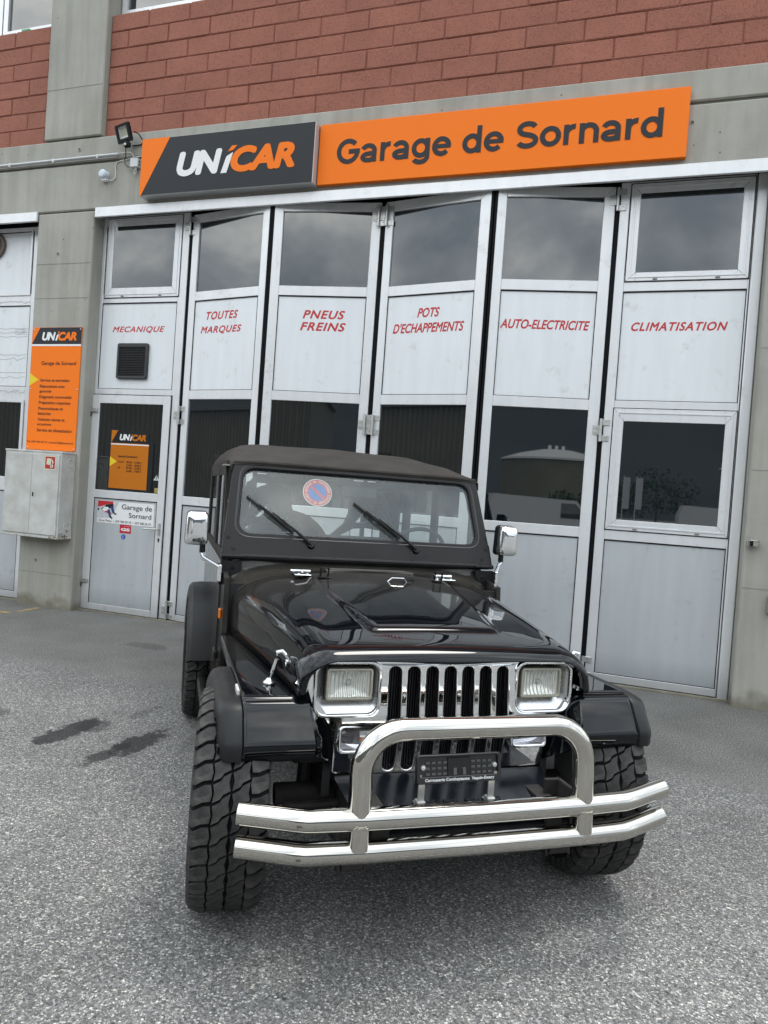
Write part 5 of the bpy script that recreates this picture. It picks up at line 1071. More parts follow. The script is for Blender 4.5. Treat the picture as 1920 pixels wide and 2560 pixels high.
# --- front wings
for s_ in (-1, 1):
    b = MB(); rows = []
    # stations along a side profile: (y, z) of the top skin from the rear to the nose and under
    prof = [(0.80, 0.792), (0.50, 0.800), (0.20, 0.806), (0.0, 0.808), (-0.20, 0.810), (-0.315, 0.812), (-0.335, 0.812), (-0.345, 0.808), (-0.352, 0.802), (-0.362, 0.800), (-0.376, 0.796), (-0.388, 0.780), (-0.425, 0.722), (-0.445, 0.688), (-0.453, 0.676), (-0.455, 0.664), (-0.448, 0.622), (-0.435, 0.610), (-0.40, 0.610)]
    for (y, z) in prof:
        row = []
        xi = pw(y, [(-0.46, 0.535), (-0.345, 0.560), (-0.2, 0.60), (0.8, 0.66)])
        for t in (0, .03, .06, .5, .93, .965, .985, 1.0, 1.0):
            x = lerp(xi, 0.790, t); dz = 0.0
            if t in (0.985,): dz = -0.004
            row.append([x, y, z + dz])
        # outer turned edge
        row[-1][2] -= 0.05 if y > -0.35 else 0.0; row[-1][1] += 0.05 if y <= -0.35 else 0.0
        row[-2][2] -= 0.010 if y > -0.35 else 0.0; row[-2][1] += 0.010 if y <= -0.35 else 0.0
        rows.append([Vector((s_ * p[0], p[1], p[2])) for p in row])
    b.grid(rows)
    wing = b.build('front_wing', PAINT, car, smooth=42)
    # inner apron between grille and nose
    b = MB(); P1 = [(0.560, -0.335, 0.800), (0.535, -0.315, 0.780), (0.500, -0.300, 0.745), (0.468, -0.295, 0.68), (0.452, -0.295, 0.60), (0.445, -0.29, 0.52)]
    P2 = [(0.566, -0.352, 0.802), (0.548, -0.392, 0.778), (0.532, -0.430, 0.725), (0.518, -0.448, 0.68), (0.510, -0.445, 0.625), (0.47, -0.40, 0.585)]
    b.grid([[Vector((s_ * x, y, z)) for x, y, z in P1], [Vector((s_ * lerp(a[0], c[0], .5), lerp(a[1], c[1], .5) - .004, lerp(a[2], c[2], .5))) for a, c in zip(P1, P2)], [Vector((s_ * x, y, z)) for x, y, z in P2]])
    b.grid([[Vector((s_ * x, y, z)) for x, y, z in P2], [Vector((s_ * (x + 0.012), y + .004, z - .004)) for x, y, z in P2], [Vector((s_ * (x + 0.02), y + 0.05, z - .004)) for x, y, z in P2]])
    b.build('wing_apron', PAINT, wing, smooth=50)
    # inner wheel arch
    b = MB(); b.box((s_ * 0.44, -0.30, 0.42), (s_ * 0.47, 0.72, 0.84)); b.box((s_ * 0.47, 0.42, 0.35), (s_ * 0.78, 0.45, 0.80)); b.build('inner_arch', DARK, wing, smooth=0)
    # matt plastic flare
    fl_ = MB(); path = [(-0.453, 0.622, -90), (-0.457, 0.664, -89), (-0.450, 0.686, -68), (-0.424, 0.722, -58), (-0.392, 0.774, -55), (-0.362, 0.790, -30), (-0.30, 0.797, -6), (-0.10, 0.797, 0), (0.06, 0.795, 3), (0.18, 0.784, 14), (0.28, 0.742, 40), (0.36, 0.66, 54), (0.43, 0.54, 58), (0.50, 0.43, 58), (0.56, 0.36, 40)]
    rows = []
    for i, (y, z, a) in enumerate(path):
        n_ = Vector((0, math.sin(R(a)), math.cos(R(a)))); p = Vector((0, y, z))
        ow = pw(i, [(0, 0.078), (4, 0.084), (6, 0.092), (10, 0.092), (14, 0.05)])
        kk = pw(i, [(0, 0.35), (4, 0.75), (6, 1.0), (14, 1.0)]); sec = [(0.0, -0.004), (0.004, 0.004), (0.010, 0.006), (0.55 * ow, 0.004), (0.76 * ow, -0.004), (0.90 * ow, -0.017), (0.97 * ow, -0.036), (1.0 * ow + .002, -0.075 * kk), (1.0 * ow + .001, -0.110 * kk), (0.92 * ow, -0.112 * kk), (0.90 * ow, -0.06 * kk), (0.5 * ow, -0.03), (0.0, -0.03)]
        rows.append([Vector((s_ * (0.788 + dx), 0, 0)) + p + n_ * dn for dx, dn in sec])
    fl_.grid(rows); fl_.verts(rows[0], [tuple(range(len(rows[0])))]); fl_.build('wheel_arch_flare', PLASTIC, wing, smooth=38)
    MB().box((s_ * 0.793, -0.29, 0.798), (s_ * 0.803, -0.205, 0.822), bev=0.003).build('side_marker', mat('weathered_marker', (0.50, 0.49, 0.46), 0.5), wing, smooth=0) if s_ < 0 else None
    # bonnet latch: polished spring catch
    lt = MB(); B0 = Vector((s_ * 0.672, -0.17, 0.812)); T0 = Vector((s_ * 0.645, -0.185, 0.925))
    lt.lathe([(0, 0.024), (0.006, 0.024), (0.014, 0.014), (0.022, 0.008), (0.022, 0)], 'z', 18, Matrix.Translation(B0))
    lt.tube([B0, lerp(B0, T0, .35), lerp(B0, T0, .36), lerp(B0, T0, .85)], [0.005, 0.006, 0.010, 0.009], 10)
    lt.tube([T0 + Vector((s_ * .01, 0, 0.008)), T0 + Vector((-s_ * .012, 0, 0.014)), T0 + Vector((-s_ * .038, -.004, -0.012)), T0 + Vector((-s_ * .042, -.004, -0.026))], [0.011, 0.011, 0.010, 0.008], 10)
    lt.lathe([(0, 0.016), (0.008, 0.015), (0.012, 0)], 'x', 14, Matrix.Translation(T0 + Vector((-s_ * .036 - (0.006), 0, -0.028))))
    lt.build('bonnet_catch', CHROME, car)
# bonnet fittings
for s_ in (-1, 1):
    hx = 0.40 * s_; zt = hood_top(0.80) - 0.004
    b = MB(); b.box((hx - 0.045, 0.72, zt), (hx + 0.040, 0.80, zt + 0.006), bev=0.002); b.box((hx - 0.04, 0.83, zt + 0.004), (hx + 0.04, 0.90, zt + 0.009), bev=0.002); b.tube([(hx - 0.055, 0.815, zt + 0.012), (hx + 0.05, 0.815, zt + 0.012)], 0.010, 10)
    for dx in (-.025, .02): b.lathe([(0.006, 0.008), (0.011, 0.007), (0.012, 0)], 'z', 10, Matrix.Translation((hx + dx, 0.745, zt)))
    b.build('bonnet_hinge', CHROME, car)
    bx = 0.305 * s_ + (0.01 if s_ > 0 else 0.0); z0_ = hood_top(0.68) + 0.008
    b = MB(); b.tube([(bx - 0.020, 0.67, z0_), (bx - 0.020, 0.66, z0_ + 0.050), (bx + 0.020, 0.66, z0_ + 0.050), (bx + 0.020, 0.67, z0_)], 0.0055, 8); b.box((bx - .032, .655, z0_ - .004), (bx + .032, .685, z0_ + .003), bev=.002); b.build('windscreen_bumper_loop', BLACKM, car)
z0_ = hood_top(0.60) + 0.010
b = MB(); b.tube([(0.015, 0.61, z0_), (0.035, 0.60, z0_ + 0.022), (0.10, 0.60, z0_ + 0.022), (0.12, 0.61, z0_)], 0.0035, 8); b.box((-0.005, 0.60, z0_ - .004), (0.02, 0.62, z0_ + .002)); b.box((0.115, 0.60, z0_ - .004), (0.14, 0.62, z0_ + .002)); b.build('washer_nozzle_bracket', CHROME, car)
# --- body tub
TUB = PAINT
for s_ in (-1, 1):
    b = MB(); side = [(0.84, 0.40), (0.84, 0.80), (0.868, 1.075), (1.06, 1.10), (1.12, 1.125), (3.02, 1.125), (3.04, 0.50), (2.62, 0.50)]
    arch = [(2.14 + 0.50 * math.cos(R(a)), 0.40 + 0.46 * math.sin(R(a))) for a in (15, 40, 65, 90, 115, 140, 165)]
    b.prism(side + arch + [(1.64, 0.40)], s_ * 0.760, s_ * 0.785, 'x'); b.build('side_panel', TUB, car, smooth=0)
    # door with hinges and gap
    b = MB(); b.prism(rpoly([(1.12, 0.50), (1.95, 0.50), (1.95, 1.14), (1.12, 1.14)], 0.05), s_ * 0.7855, s_ * 0.793, 'x'); dr = b.build('door', TUB, car, smooth=0)
    b = MB(); b.box((s_ * 0.786, 1.02, 1.02), (s_ * 0.806, 1.14, 1.06), bev=.004); b.box((s_ * 0.786, 1.02, .62), (s_ * 0.806, 1.14, .66), bev=.004); b.build('door_hinge', BLACKM, dr, smooth=0)
    # rear wheel flare
    fl_ = MB(); rows = []
    for i in range(13):
        a = R(172 - i * 13.5); y = 2.14 + 0.53 * math.cos(a); z = 0.40 + 0.47 * math.sin(a); n_ = Vector((0, math.cos(a), math.sin(a)))
        sec = [(0.0, 0.012), (0.06, 0.012), (0.115, 0.004), (0.135, -0.02), (0.142, -0.06), (0.138, -0.09), (0.12, -0.09), (0.10, -0.03), (0, -0.02)]
        rows.append([Vector((s_ * (0.784 + dx), y, z)) + n_ * dn for dx, dn in sec])
    fl_.grid(rows); fl_.build('rear_flare', PLASTIC, car, smooth=40)
    # rocker / side step
    MB().tube([(s_ * 0.80, 0.60, 0.38), (s_ * 0.83, 0.72, 0.36), (s_ * 0.83, 1.55, 0.36), (s_ * 0.80, 1.66, 0.38)], 0.03, 10).build('side_step', BLACKM, car)
MB().box((-0.76, 3.00, 0.48), (0.76, 3.03, 1.10)).build('tailgate', TUB, car, smooth=0)
MB().box((-0.76, 0.88, 0.50), (0.76, 3.0, 0.54)).box((-0.76, 0.88, 0.54), (0.76, 0.90, 1.05)).build('floor_pan', DARK, car, smooth=0)
# amber side lamp and mirror bracket on the left flank
MB().box((-0.800, 0.92, 0.855), (-0.786, 0.965, 0.905), bev=.004).build('side_indicator', AMBER, car, smooth=0)
# --- soft top
def roof_z(x, y):
    c = pw(y, [(1.262, 1.712), (1.33, 1.730), (1.6, 1.792), (2.1, 1.862), (2.6, 1.868), (3.0, 1.845)])
    return c
b = MB(); rows = []
for y in (1.235, 1.250, 1.262, 1.30, 1.36, 1.45, 1.6, 1.75, 1.9, 2.05, 2.12, 2.3, 2.6, 2.8, 2.93, 3.0, 3.03):
    row = []; zc = roof_z(0, y)
    W_ = pw(y, [(1.25, 0.762), (1.6, 0.775), (3.03, 0.775)]); zs = pw(y, [(1.25, 1.678), (1.6, 1.690), (3.03, 1.69)]); wtop = pw(y, [(1.25, 0.74), (1.45, 0.66), (1.9, 0.56), (3.03, 0.56)])
    if y < 1.262: zc = 1.690 if y < 1.24 else 1.703
    for i in range(-14, 15):
        t = abs(i) / 14; sg = 1 if i > 0 else -1
        if t <= 0.64: x = wtop * t / 0.64; z = zc - 0.012 * (x / wtop) ** 2 + 0.003 * math.sin(x * 9 + y * 7)
        else:
            q = (t - 0.64) / 0.36; x = wtop + (W_ - wtop) * math.sin(q * math.pi / 2) ** 0.9; z = (zc - 0.012) - ((zc - 0.012) - zs) * (1 - math.cos(q * math.pi / 2)) ** 0.85
        row.append(Vector((sg * x, y, z)))
    row = [Vector((-W_ - .002, y, zs - 0.045))] + row + [Vector((W_ + .002, y, zs - 0.045))]
    rows.append(row)
b.grid(rows); top = b.build('soft_top', FABRIC, car, smooth=50)
top.modifiers.new('solid', 'SOLIDIFY').thickness = 0.006
b = MB(); b.tube([(-0.745, 1.255, 1.690), (-0.6, 1.245, 1.698), (0.6, 1.245, 1.698), (0.745, 1.255, 1.690)], 0.013, 8); b.build('header_seam', FABRIC, top)
MB().box((-0.80, 1.25, 1.668), (-0.765, 1.40, 1.676)).build('drip_rail', mat('grey_drip_rail', (0.25, 0.25, 0.24), 0.5), top, smooth=0)
# side curtains: fabric frames round clear windows
CLEAR = glass_material('clear_curtain', (0.88, 0.91, 0.90), ior=1.4, rough=0.03)
for s_ in (-1, 1):
    x = s_ * 0.772
    b = MB()
    b.prism([(1.16, 1.12), (1.22, 1.12), (1.40, 1.64), (1.34, 1.66)], x - .008, x + .008, 'x')      # leading door post
    b.prism([(1.93, 1.12), (2.05, 1.12), (2.05, 1.66), (1.93, 1.66)], x - .009, x + .009, 'x')      # B post
    b.prism([(2.88, 1.12), (3.02, 1.12), (2.98, 1.66), (2.80, 1.66)], x - .010, x + .010, 'x')
    b.prism([(1.34, 1.62), (3.0, 1.62), (3.0, 1.70), (1.34, 1.70)], x - .007, x + .007, 'x')
    b.prism([(1.16, 1.11), (3.02, 1.11), (3.02, 1.17), (1.16, 1.17)], x - .011, x + .011, 'x')
    b.build('side_curtain', FABRIC, top, smooth=0)
    MB().verts([(x, 1.20, 1.15), (x, 2.95, 1.15), (x, 2.90, 1.65), (x, 1.37, 1.65)], [(0, 1, 2, 3)]).build('side_window', CLEAR, top, smooth=0)
b = MB(); b.box((-0.77, 2.99, 1.10), (0.77, 3.01, 1.20)); b.box((-0.77, 2.99, 1.72), (0.77, 3.01, 1.80)); b.box((-0.77, 2.99, 1.2), (-0.66, 3.01, 1.74)); b.box((0.66, 2.99, 1.2), (0.77, 3.01, 1.74)); b.build('rear_curtain', FABRIC, top, smooth=0)
MB().verts([(-0.66, 3.0, 1.2), (0.66, 3.0, 1.2), (0.66, 3.0, 1.72), (-0.66, 3.0, 1.72)], [(0, 1, 2, 3)]).build('rear_window', CLEAR, top, smooth=0)
# roll bar, seats, steering wheel, mirror
b = MB(); b.tube([(-0.60, 2.15, 0.6), (-0.60, 2.12, 1.50), (-0.52, 2.11, 1.62), (0.52, 2.11, 1.62), (0.60, 2.12, 1.50), (0.60, 2.15, 0.6)], 0.032, 12)
for s_ in (-1, 1): b.tube([(s_ * 0.56, 2.12, 1.58), (s_ * 0.58, 2.85, 0.75)], 0.025, 10)
b.build('roll_bar', SEATM, car)
def seat(cx):
    b = MB(); prof = [(-0.315, 0.62), (-0.31, 1.05), (-0.255, 1.27), (-0.225, 1.345), (-0.14, 1.44), (-0.125, 1.53), (-0.10, 1.580), (-0.05, 1.600)]
    prof = [(-0.25, 0.62), (-0.30, 0.95), (-0.325, 1.16), (-0.285, 1.27), (-0.175, 1.37), (-0.142, 1.45), (-0.135, 1.53), (-0.105, 1.580), (-0.05, 1.600)]
    outl = [(x, z) for x, z in prof] + [(-x, z) for x, z in prof[::-1]]
    tri = [[(-0.035, 1.465), (-0.022, 1.45), (-0.022, 1.375), (-0.105, 1.365), (-0.118, 1.375)], [(0.035, 1.465), (0.118, 1.375), (0.105, 1.365), (0.022, 1.375), (0.022, 1.45)]]
    Mx = Matrix.Translation((cx, 1.80, 0)) @ Matrix.Rotation(R(-8), 4, 'X') @ Matrix.Translation((0, 0.16, 0.01)) @ XZ
    b.addmesh(fill(outl, tri, 0.10, 0.03, 3), Mx); b.box((cx - 0.25, 1.40, 0.62), (cx + 0.25, 1.82, 0.80), None, 0.05)
    so_ = b.build('seat', SEATM, car, smooth=50)
    for t_ in tri:
        g_ = MB(); g_.tube([Mx @ Vector((x, z, 0.055)) for x, z in rpoly(t_, 0.012, 3)], 0.008, 6, closed=True); g_.build('belt_grommet', SEATG, so_)
seat(-0.400); seat(0.315)
b = MB(); cwx = Matrix.Translation((0.44, 1.42, 1.200)) @ Matrix.Rotation(R(-62), 4, 'X')
b.tube([cwx @ Vector((0.19 * math.cos(t), 0.19 * math.sin(t), 0)) for t in [i * math.pi / 16 for i in range(32)]], 0.013, 8, closed=True)
for a in (90, 210, 330): b.tube([cwx @ Vector((0, 0, 0.02)), cwx @ Vector((0.185 * math.cos(R(a)), 0.185 * math.sin(R(a)), 0))], 0.011, 6)
b.tube([cwx @ Vector((0, 0, 0.02)), cwx @ Vector((0, 0, -0.3))], 0.025, 8); b.build('steering_wheel', SEATM, car)
b = MB(); b.box((-0.72, 1.10, 0.95), (0.72, 1.28, 1.17), None, 0.03); b.build('dashboard', SEATM, car, smooth=0)
b = MB(); b.box((-0.105, 1.285, 1.535), (0.125, 1.31, 1.600), None, 0.01); b.tube([(0.0, 1.30, 1.60), (-0.01, 1.25, 1.62)], 0.008, 8); b.lathe([(0, 0), (0, .018), (.006, .016)], 'z', 16, WM @ Matrix.Translation((-0.010, wz(1.585), 0.0))); b.build('rear_view_mirror', SEATM, car, smooth=0)
sw = MB(); sw.lathe([(-0.11, 0.20), (-0.12, 0.33), (-0.09, 0.385), (0.09, 0.385), (0.12, 0.33), (0.11, 0.20), (-0.11, 0.20)], 'y', 36, Matrix.Translation((-0.12, 3.20, 1.00))); sw.build('spare_wheel', RUBBER, car)
# --- door mirrors
for s_, mx_, mz in ((-1, -0.935, 1.318), (1, 0.872, 1.338)):
    b = MB(); pts = rpoly([(-0.060, -0.088), (0.060, -0.088), (0.056, 0.092), (-0.052, 0.092)], 0.028, 5)
    my = 1.00; ringsx = []
    for dy, k_ in ((0.030, 1.0), (0.0, 1.0), (-0.018, 0.97), (-0.030, 0.88), (-0.036, 0.70), (-0.038, 0.35)):
        ringsx.append([Vector((mx_ + x * k_, my + dy, mz + z * k_)) for x, z in pts])
    b.grid(ringsx, closed=True); b.verts(ringsx[-1], [tuple(range(len(pts)))])
    mo = b.build('door_mirror', CHROME, car, smooth=60)
    b = MB(); b.grid([[Vector((mx_ + x * 1.03, my + 0.026, mz + z * 1.02)) for x, z in pts], [Vector((mx_ + x * 1.03, my + 0.066, mz + z * 1.02)) for x, z in pts]], closed=True); b.verts([Vector((mx_ + x, my + 0.064, mz + z)) for x, z in pts], [tuple(range(len(pts)))]); b.build('mirror_rim', PLASTIC, mo, smooth=30)
    b = MB(); bx_ = mx_ - s_ * 0.035
    b.tube([(bx_, my, mz - 0.085), (bx_, my, mz - 0.125)], 0.016, 10); b.build('rubber_boot', BLACKM, mo)
    b = MB(); b.tube([(bx_ + s_ * 0.01, my, mz - 0.120), (bx_ - s_ * 0.005, my, mz - 0.150), (s_ * 0.815, my, mz - 0.195), (s_ * 0.80, my, mz - 0.215)], [0.009, 0.009, 0.008, 0.008], 8)
    b.tube([(bx_ + s_ * 0.01, my + .03, mz - 0.120), (bx_ - s_ * 0.005, my + .03, mz - 0.165), (s_ * 0.815, my + .03, mz - 0.20)], 0.007, 8)
    b.box((s_ * 0.795, my - 0.03, mz - 0.275), (s_ * 0.812, my + 0.06, mz - 0.185), None, 0.003); b.build('mirror_bracket', CHROME, mo)
# --- bumper and bull bar
def arc(c, r, a0, a1, n, f):
    return [f(c[0] + r * math.cos(R(lerp(a0, a1, i / n))), c[1] + r * math.sin(R(lerp(a0, a1, i / n)))) for i in range(n + 1)]
def bar(z, zend, name):
    P = [(-0.805, -0.590, zend), (-0.66, -0.632, z + .008), (-0.625, -0.641, z + .005), (-0.59, -0.647, z + .002), (-0.40, -0.655, z), (0, -0.66, z), (0.40, -0.655, z), (0.59, -0.647, z + .002), (0.625, -0.641, z + .005), (0.66, -0.632, z + .008), (0.800, -0.590, zend)]
    b = MB(); b.tube(P, 0.0375, 28, cap=False); o = b.build(name, STEEL, bull, smooth=60)
    for s_, e0, e1 in ((-1, Vector(P[0]), Vector(P[1])), (1, Vector(P[-1]), Vector(P[-2]))):
        d = (e1 - e0).normalized(); b = MB(); b.tube([e0 + d * 0.004, e0 + d * 0.0045], 0.0365, 20); b.build('end_cap', CH2, o)
hp_ = [(-0.418, -0.650, 0.500), (-0.418, -0.645, 0.60)] + arc((-0.278, 0.642), 0.140, 180, 90, 10, lambda a, c: (a, -0.640, c)) + arc((0.278, 0.642), 0.140, 90, 0, 10, lambda a, c: (a, -0.640, c)) + [(0.418, -0.645, 0.60), (0.418, -0.650, 0.500)]
bull = MB().tube(hp_, 0.0385, 28).build('bull_bar', STEEL, car, smooth=60)
bar(0.492, 0.508, 'bumper_tube'); bar(0.384, 0.402, 'bumper_tube')
for s_ in (-1, 1):
    MB().tube([(s_ * 0.418, -0.664, 0.475), (s_ * 0.418, -0.664, 0.400)], 0.0345, 24).build('connector', STEEL, bull, smooth=60)
    for z, r_ in ((0.500, 0.040), ):
        b = MB(); b.tube([(s_ * 0.418 + 0.041 * math.sin(t), -0.655 - 0.040 * math.cos(t) * .98, 0.515 - 0.034 * max(0, math.cos(t))) for t in [i * math.pi / 12 for i in range(24)]], 0.0022, 6, closed=True); b.build('weld_seam', mat('weld', (0.30, 0.28, 0.24), 0.4, metal=.8), bull)
rust_m = mat('star_rust', (0.09, 0.075, 0.06), 0.8)
for (x, z) in ((-0.62, 0.50), (-0.615, 0.392)):
    b = MB(); P = []
    for i in range(14): r_ = 0.010 if i % 2 else 0.004; P.append((x + r_ * math.cos(i * math.pi / 7) * 1.2, z - .008 + r_ * .7 * math.sin(i * math.pi / 7)))
    b.prism(P, -0.6815, -0.679); b.build('rust_spot', rust_m, bull, smooth=0)
# --- front apron plate, brackets, number plate holder
b = MB(); b.grid([[Vector((x, -0.325, 0.505)) for x in (-.43, 0, .43)], [Vector((x, -0.34, 0.497)) for x in (-.43, 0, .43)], [Vector((x, -0.59, 0.452)) for x in (-.40, 0, .40)], [Vector((x, -0.60, 0.43)) for x in (-.40, 0, .40)], [Vector((x, -0.59, 0.38)) for x in (-.40, 0, .40)]]); ap = b.build('frame_cover', mat('cover_black', (0.006, 0.007, 0.010), 0.22, spec=0.3, var=.4, vscale=6, rvar=.08), car, smooth=30)
for i in range(4): MB().lathe([(0, 0.030), (0.004, 0.027), (0.002, 0.020), (0.001, 0)], 'z', 20, Matrix.Translation((-0.12 + i * .085, -0.50, 0.468)) @ Matrix.Rotation(R(-10), 4, 'X')).build('pressed_disc', MT['cover_black'], ap)
for s_ in (-1, 1):
    b = MB(); b.box((s_ * 0.395, -0.62, 0.45), (s_ * 0.410, -0.50, 0.535), None, .004); b.box((s_ * 0.34, -0.52, 0.470), (s_ * 0.41, -0.505, 0.535), None, .003); b.lathe([(0.412, 0), (0.412, .011)], 'x', 14, Matrix.Translation((0, -0.57, 0.50))); b.build('tow_bracket', UNDER, car, smooth=0)
ph = MB(); PM = Matrix.Translation((-0.028, -0.545, 0.600)) @ Matrix.Rotation(R(-12), 4, 'X') @ Matrix.Rotation(R(2), 4, 'Z')
ph.addmesh(fill(rrect(0, 0.004, 0.165, 0.049, 0.010, 4), [rrect(0, 0.012, 0.152, 0.033, 0.006, 4)], 0.014, 0.003), PM @ XZ); ph.box((-0.153, 0.0, -0.022), (0.153, 0.006, 0.046), PM)
pho = ph.build('number_plate_holder', mat('holder_black', (0.012, 0.012, 0.013), 0.4), car, smooth=25)
text('lettering', 'Carrosserie Contheysanne  Vaquin-Emery', -0.135, 0.135, -0.0395, -0.0255, -0.0115, WHITE, pho, bold=0.03, M=PM)
for s_ in (-1, 1):
    for j in range(3):
        for i in range(4): MB().box((s_ * (0.055 + i * 0.022) - .007, -0.004, -0.016 + j * 0.019), (s_ * (0.055 + i * 0.022) + .007, 0.0, -0.009 + j * 0.019), PM).build('ratchet_slot', mat('slot_grey', (0.09, 0.09, 0.085), 0.45), pho, smooth=0)
    MB().lathe([(-0.010, 0), (-0.009, 0.008), (0, 0.011)], 'y', 14, PM @ Matrix.Translation((s_ * 0.140, 0, 0.010))).build('bolt', ZINC, pho)
    MB().box((s_ * 0.148 - .008, -0.003, -0.022), (s_ * 0.148 + .004, 0, -0.014), PM).build('clip', mat('cream_clip', (0.45, 0.42, 0.33), 0.5), pho, smooth=0)
MB().box((-0.045, -0.006, -0.025), (0.045, 0.0, 0.042), PM, 0.002).build('centre_plate', mat('holder_black2', (0.010, 0.010, 0.011), 0.25), pho, smooth=0)
for dx in (-0.018, 0.018): MB().box((dx - .006, -0.009, -0.018), (dx + .006, -0.005, 0.006), PM).build('catch', MT['slot_grey'], pho, smooth=0)
for x in (-0.165, 0.105):
    MB().box((x - 0.014, -0.60, 0.470), (x + 0.014, -0.50, 0.476), Matrix.Translation((0, 0, 0.0)), .002).box((x - 0.016, -0.555, 0.476), (x + 0.016, -0.520, 0.492), None, .003).box((x - 0.012, -0.545, 0.49), (x + 0.012, -0.538, 0.56)).build('plate_bracket', ZINC, car, smooth=0)
# --- chassis
b = MB()
for s_ in (-1, 1):
    b.box((s_ * 0.32, -0.50, 0.34), (s_ * 0.39, 3.0, 0.44)); b.tube([(s_ * 0.40, -0.50, 0.33), (s_ * 0.40, -0.12, 0.24), (s_ * 0.40, 0.40, 0.34)], 0.030, 8)
b.box((-0.36, -0.62, 0.40), (-0.30, -0.34, 0.48)); b.box((0.30, -0.62, 0.40), (0.36, -0.34, 0.48)); b.box((-0.32, -0.45, 0.34), (0.32, -0.38, 0.42)); b.tube([(-0.62, -0.14, 0.37), (0.62, -0.14, 0.37)], 0.042, 12); b.tube([(-0.62, 2.14, 0.37), (0.62, 2.14, 0.37)], 0.045, 12)
b.lathe([(-.12, 0), (-.1, .09), (0, .13), (.1, .09), (.12, 0)], 'x', 16, Matrix.Translation((0.2, -0.14, 0.37)))
b.tube([(-0.60, -0.24, 0.36), (0.55, -0.24, 0.38)], 0.018, 8); b.box((-0.3, 0.2, 0.36), (0.3, 1.6, 0.62))
b.build('chassis', UNDER, car, smooth=40)
for s_ in (-1, 1):
    b = MB(); b.tube([(s_ * 0.40 - 0.038, -0.52, 0.285), (s_ * 0.40 + 0.038, -0.52, 0.285)], 0.034, 14); b.box((s_ * 0.40 - 0.052, -0.545, 0.255), (s_ * 0.40 - 0.042, -0.495, 0.40)); b.box((s_ * 0.40 + 0.042, -0.545, 0.255), (s_ * 0.40 + 0.052, -0.495, 0.40)); b.build('spring_shackle', UNDER, car, smooth=40)
    b = MB(); b.tube([(s_ * 0.50, -0.10, 0.36), (s_ * 0.47, -0.06, 0.78)], 0.030, 10); b.tube([(s_ * 0.56, -0.20, 0.52), (s_ * 0.50, -0.24, 0.62), (s_ * 0.44, -0.22, 0.66)], 0.014, 8); b.build('shock_absorber', DARK, car)
# --- wheels with separate tread blocks
RW = 0.400
def ring_pt(x, a, r): return Vector((x, -math.sin(a) * r, -math.cos(a) * r))
def block_mesh(poly, h, side=0):
    """poly in (across, along) metres, top at radius RW"""
    bm_ = bmesh.new(); n = len(poly)
    base = [bm_.verts.new(ring_pt(x, s_ / RW, RW - h)) for x, s_ in poly]
    cx = sum(p[0] for p in poly) / n; cs = sum(p[1] for p in poly) / n
    topv = []
    for x, s_ in poly:
        xx, ss = cx + (x - cx) * 0.955, cs + (s_ - cs) * 0.955
        topv.append(bm_.verts.new(ring_pt(xx, ss / RW, RW - 0.55 * max(0, abs(xx) - 0.095) ** 1.15)))
    bm_.faces.new(topv)
    for i in range(n): bm_.faces.new((base[i], base[(i + 1) % n], topv[(i + 1) % n], topv[i]))
    if side:   # shoulder lug running down the sidewall
        o1 = [i for i, p in enumerate(poly) if abs(p[0]) > 0.122]
        A = topv[o1[0]], topv[o1[-1]]
        c1 = [bm_.verts.new(ring_pt(side * 0.146, v_ / RW, RW - 0.030)) for v_ in (poly[o1[0]][1] * .85, poly[o1[-1]][1] * .85)]
        c2 = [bm_.verts.new(ring_pt(side * 0.148, v_ / RW, RW - 0.062)) for v_ in (poly[o1[0]][1] * .7, poly[o1[-1]][1] * .7)]
        bm_.faces.new((A[0], A[1], c1[1], c1[0])); bm_.faces.new((c1[0], c1[1], c2[1], c2[0]))
        d1 = [bm_.verts.new(ring_pt(side * 0.134, v_ / RW, RW - 0.075)) for v_ in (poly[o1[0]][1] * .7, poly[o1[-1]][1] * .7)]
        for k in (0, 1):
            bb = base[o1[0] if k == 0 else o1[-1]]
            bm_.faces.new((A[k], c1[k], d1[k], bb)); bm_.faces.new((c1[k], c2[k], d1[k]))
    bmesh.ops.recalc_face_normals(bm_, faces=bm_.faces[:])
    me = bpy.data.meshes.new('tread_block'); bm_.to_mesh(me); bm_.free(); me.materials.append(RUBBER); return me
NB = 37; PT = 2 * math.pi / NB; p_ = PT * RW
def mirror(poly): return [(-x, -s_) for x, s_ in poly]
shoulder = [(0.0745, -0.028), (0.100, -0.033), (0.134, -0.025), (0.138, 0.002), (0.134, 0.029), (0.104, 0.0225), (0.0745, 0.027), (0.069, 0.004)]
center = [(0.002, -0.033), (0.030, -0.033), (0.041, -0.023), (0.069, -0.023), (0.064, 0.004), (0.070, 0.037), (0.041, 0.037), (0.030, 0.027), (0.002, 0.027), (0.009, -0.004)]
shoulder = [(x, s_ + 0.22 * (x - 0.10)) for x, s_ in shoulder]; center = [(x, s_ + 0.42 * (x - 0.036)) for x, s_ in center]
BM_ = [(block_mesh(shoulder, 0.016, 1), 0.0), (block_mesh(center, 0.016), 0.35), (block_mesh(mirror(center), 0.016), 0.85), (block_mesh(mirror(shoulder), 0.016, -1), 0.5)]
MUDM = [m_.copy() for m_, _ in BM_]
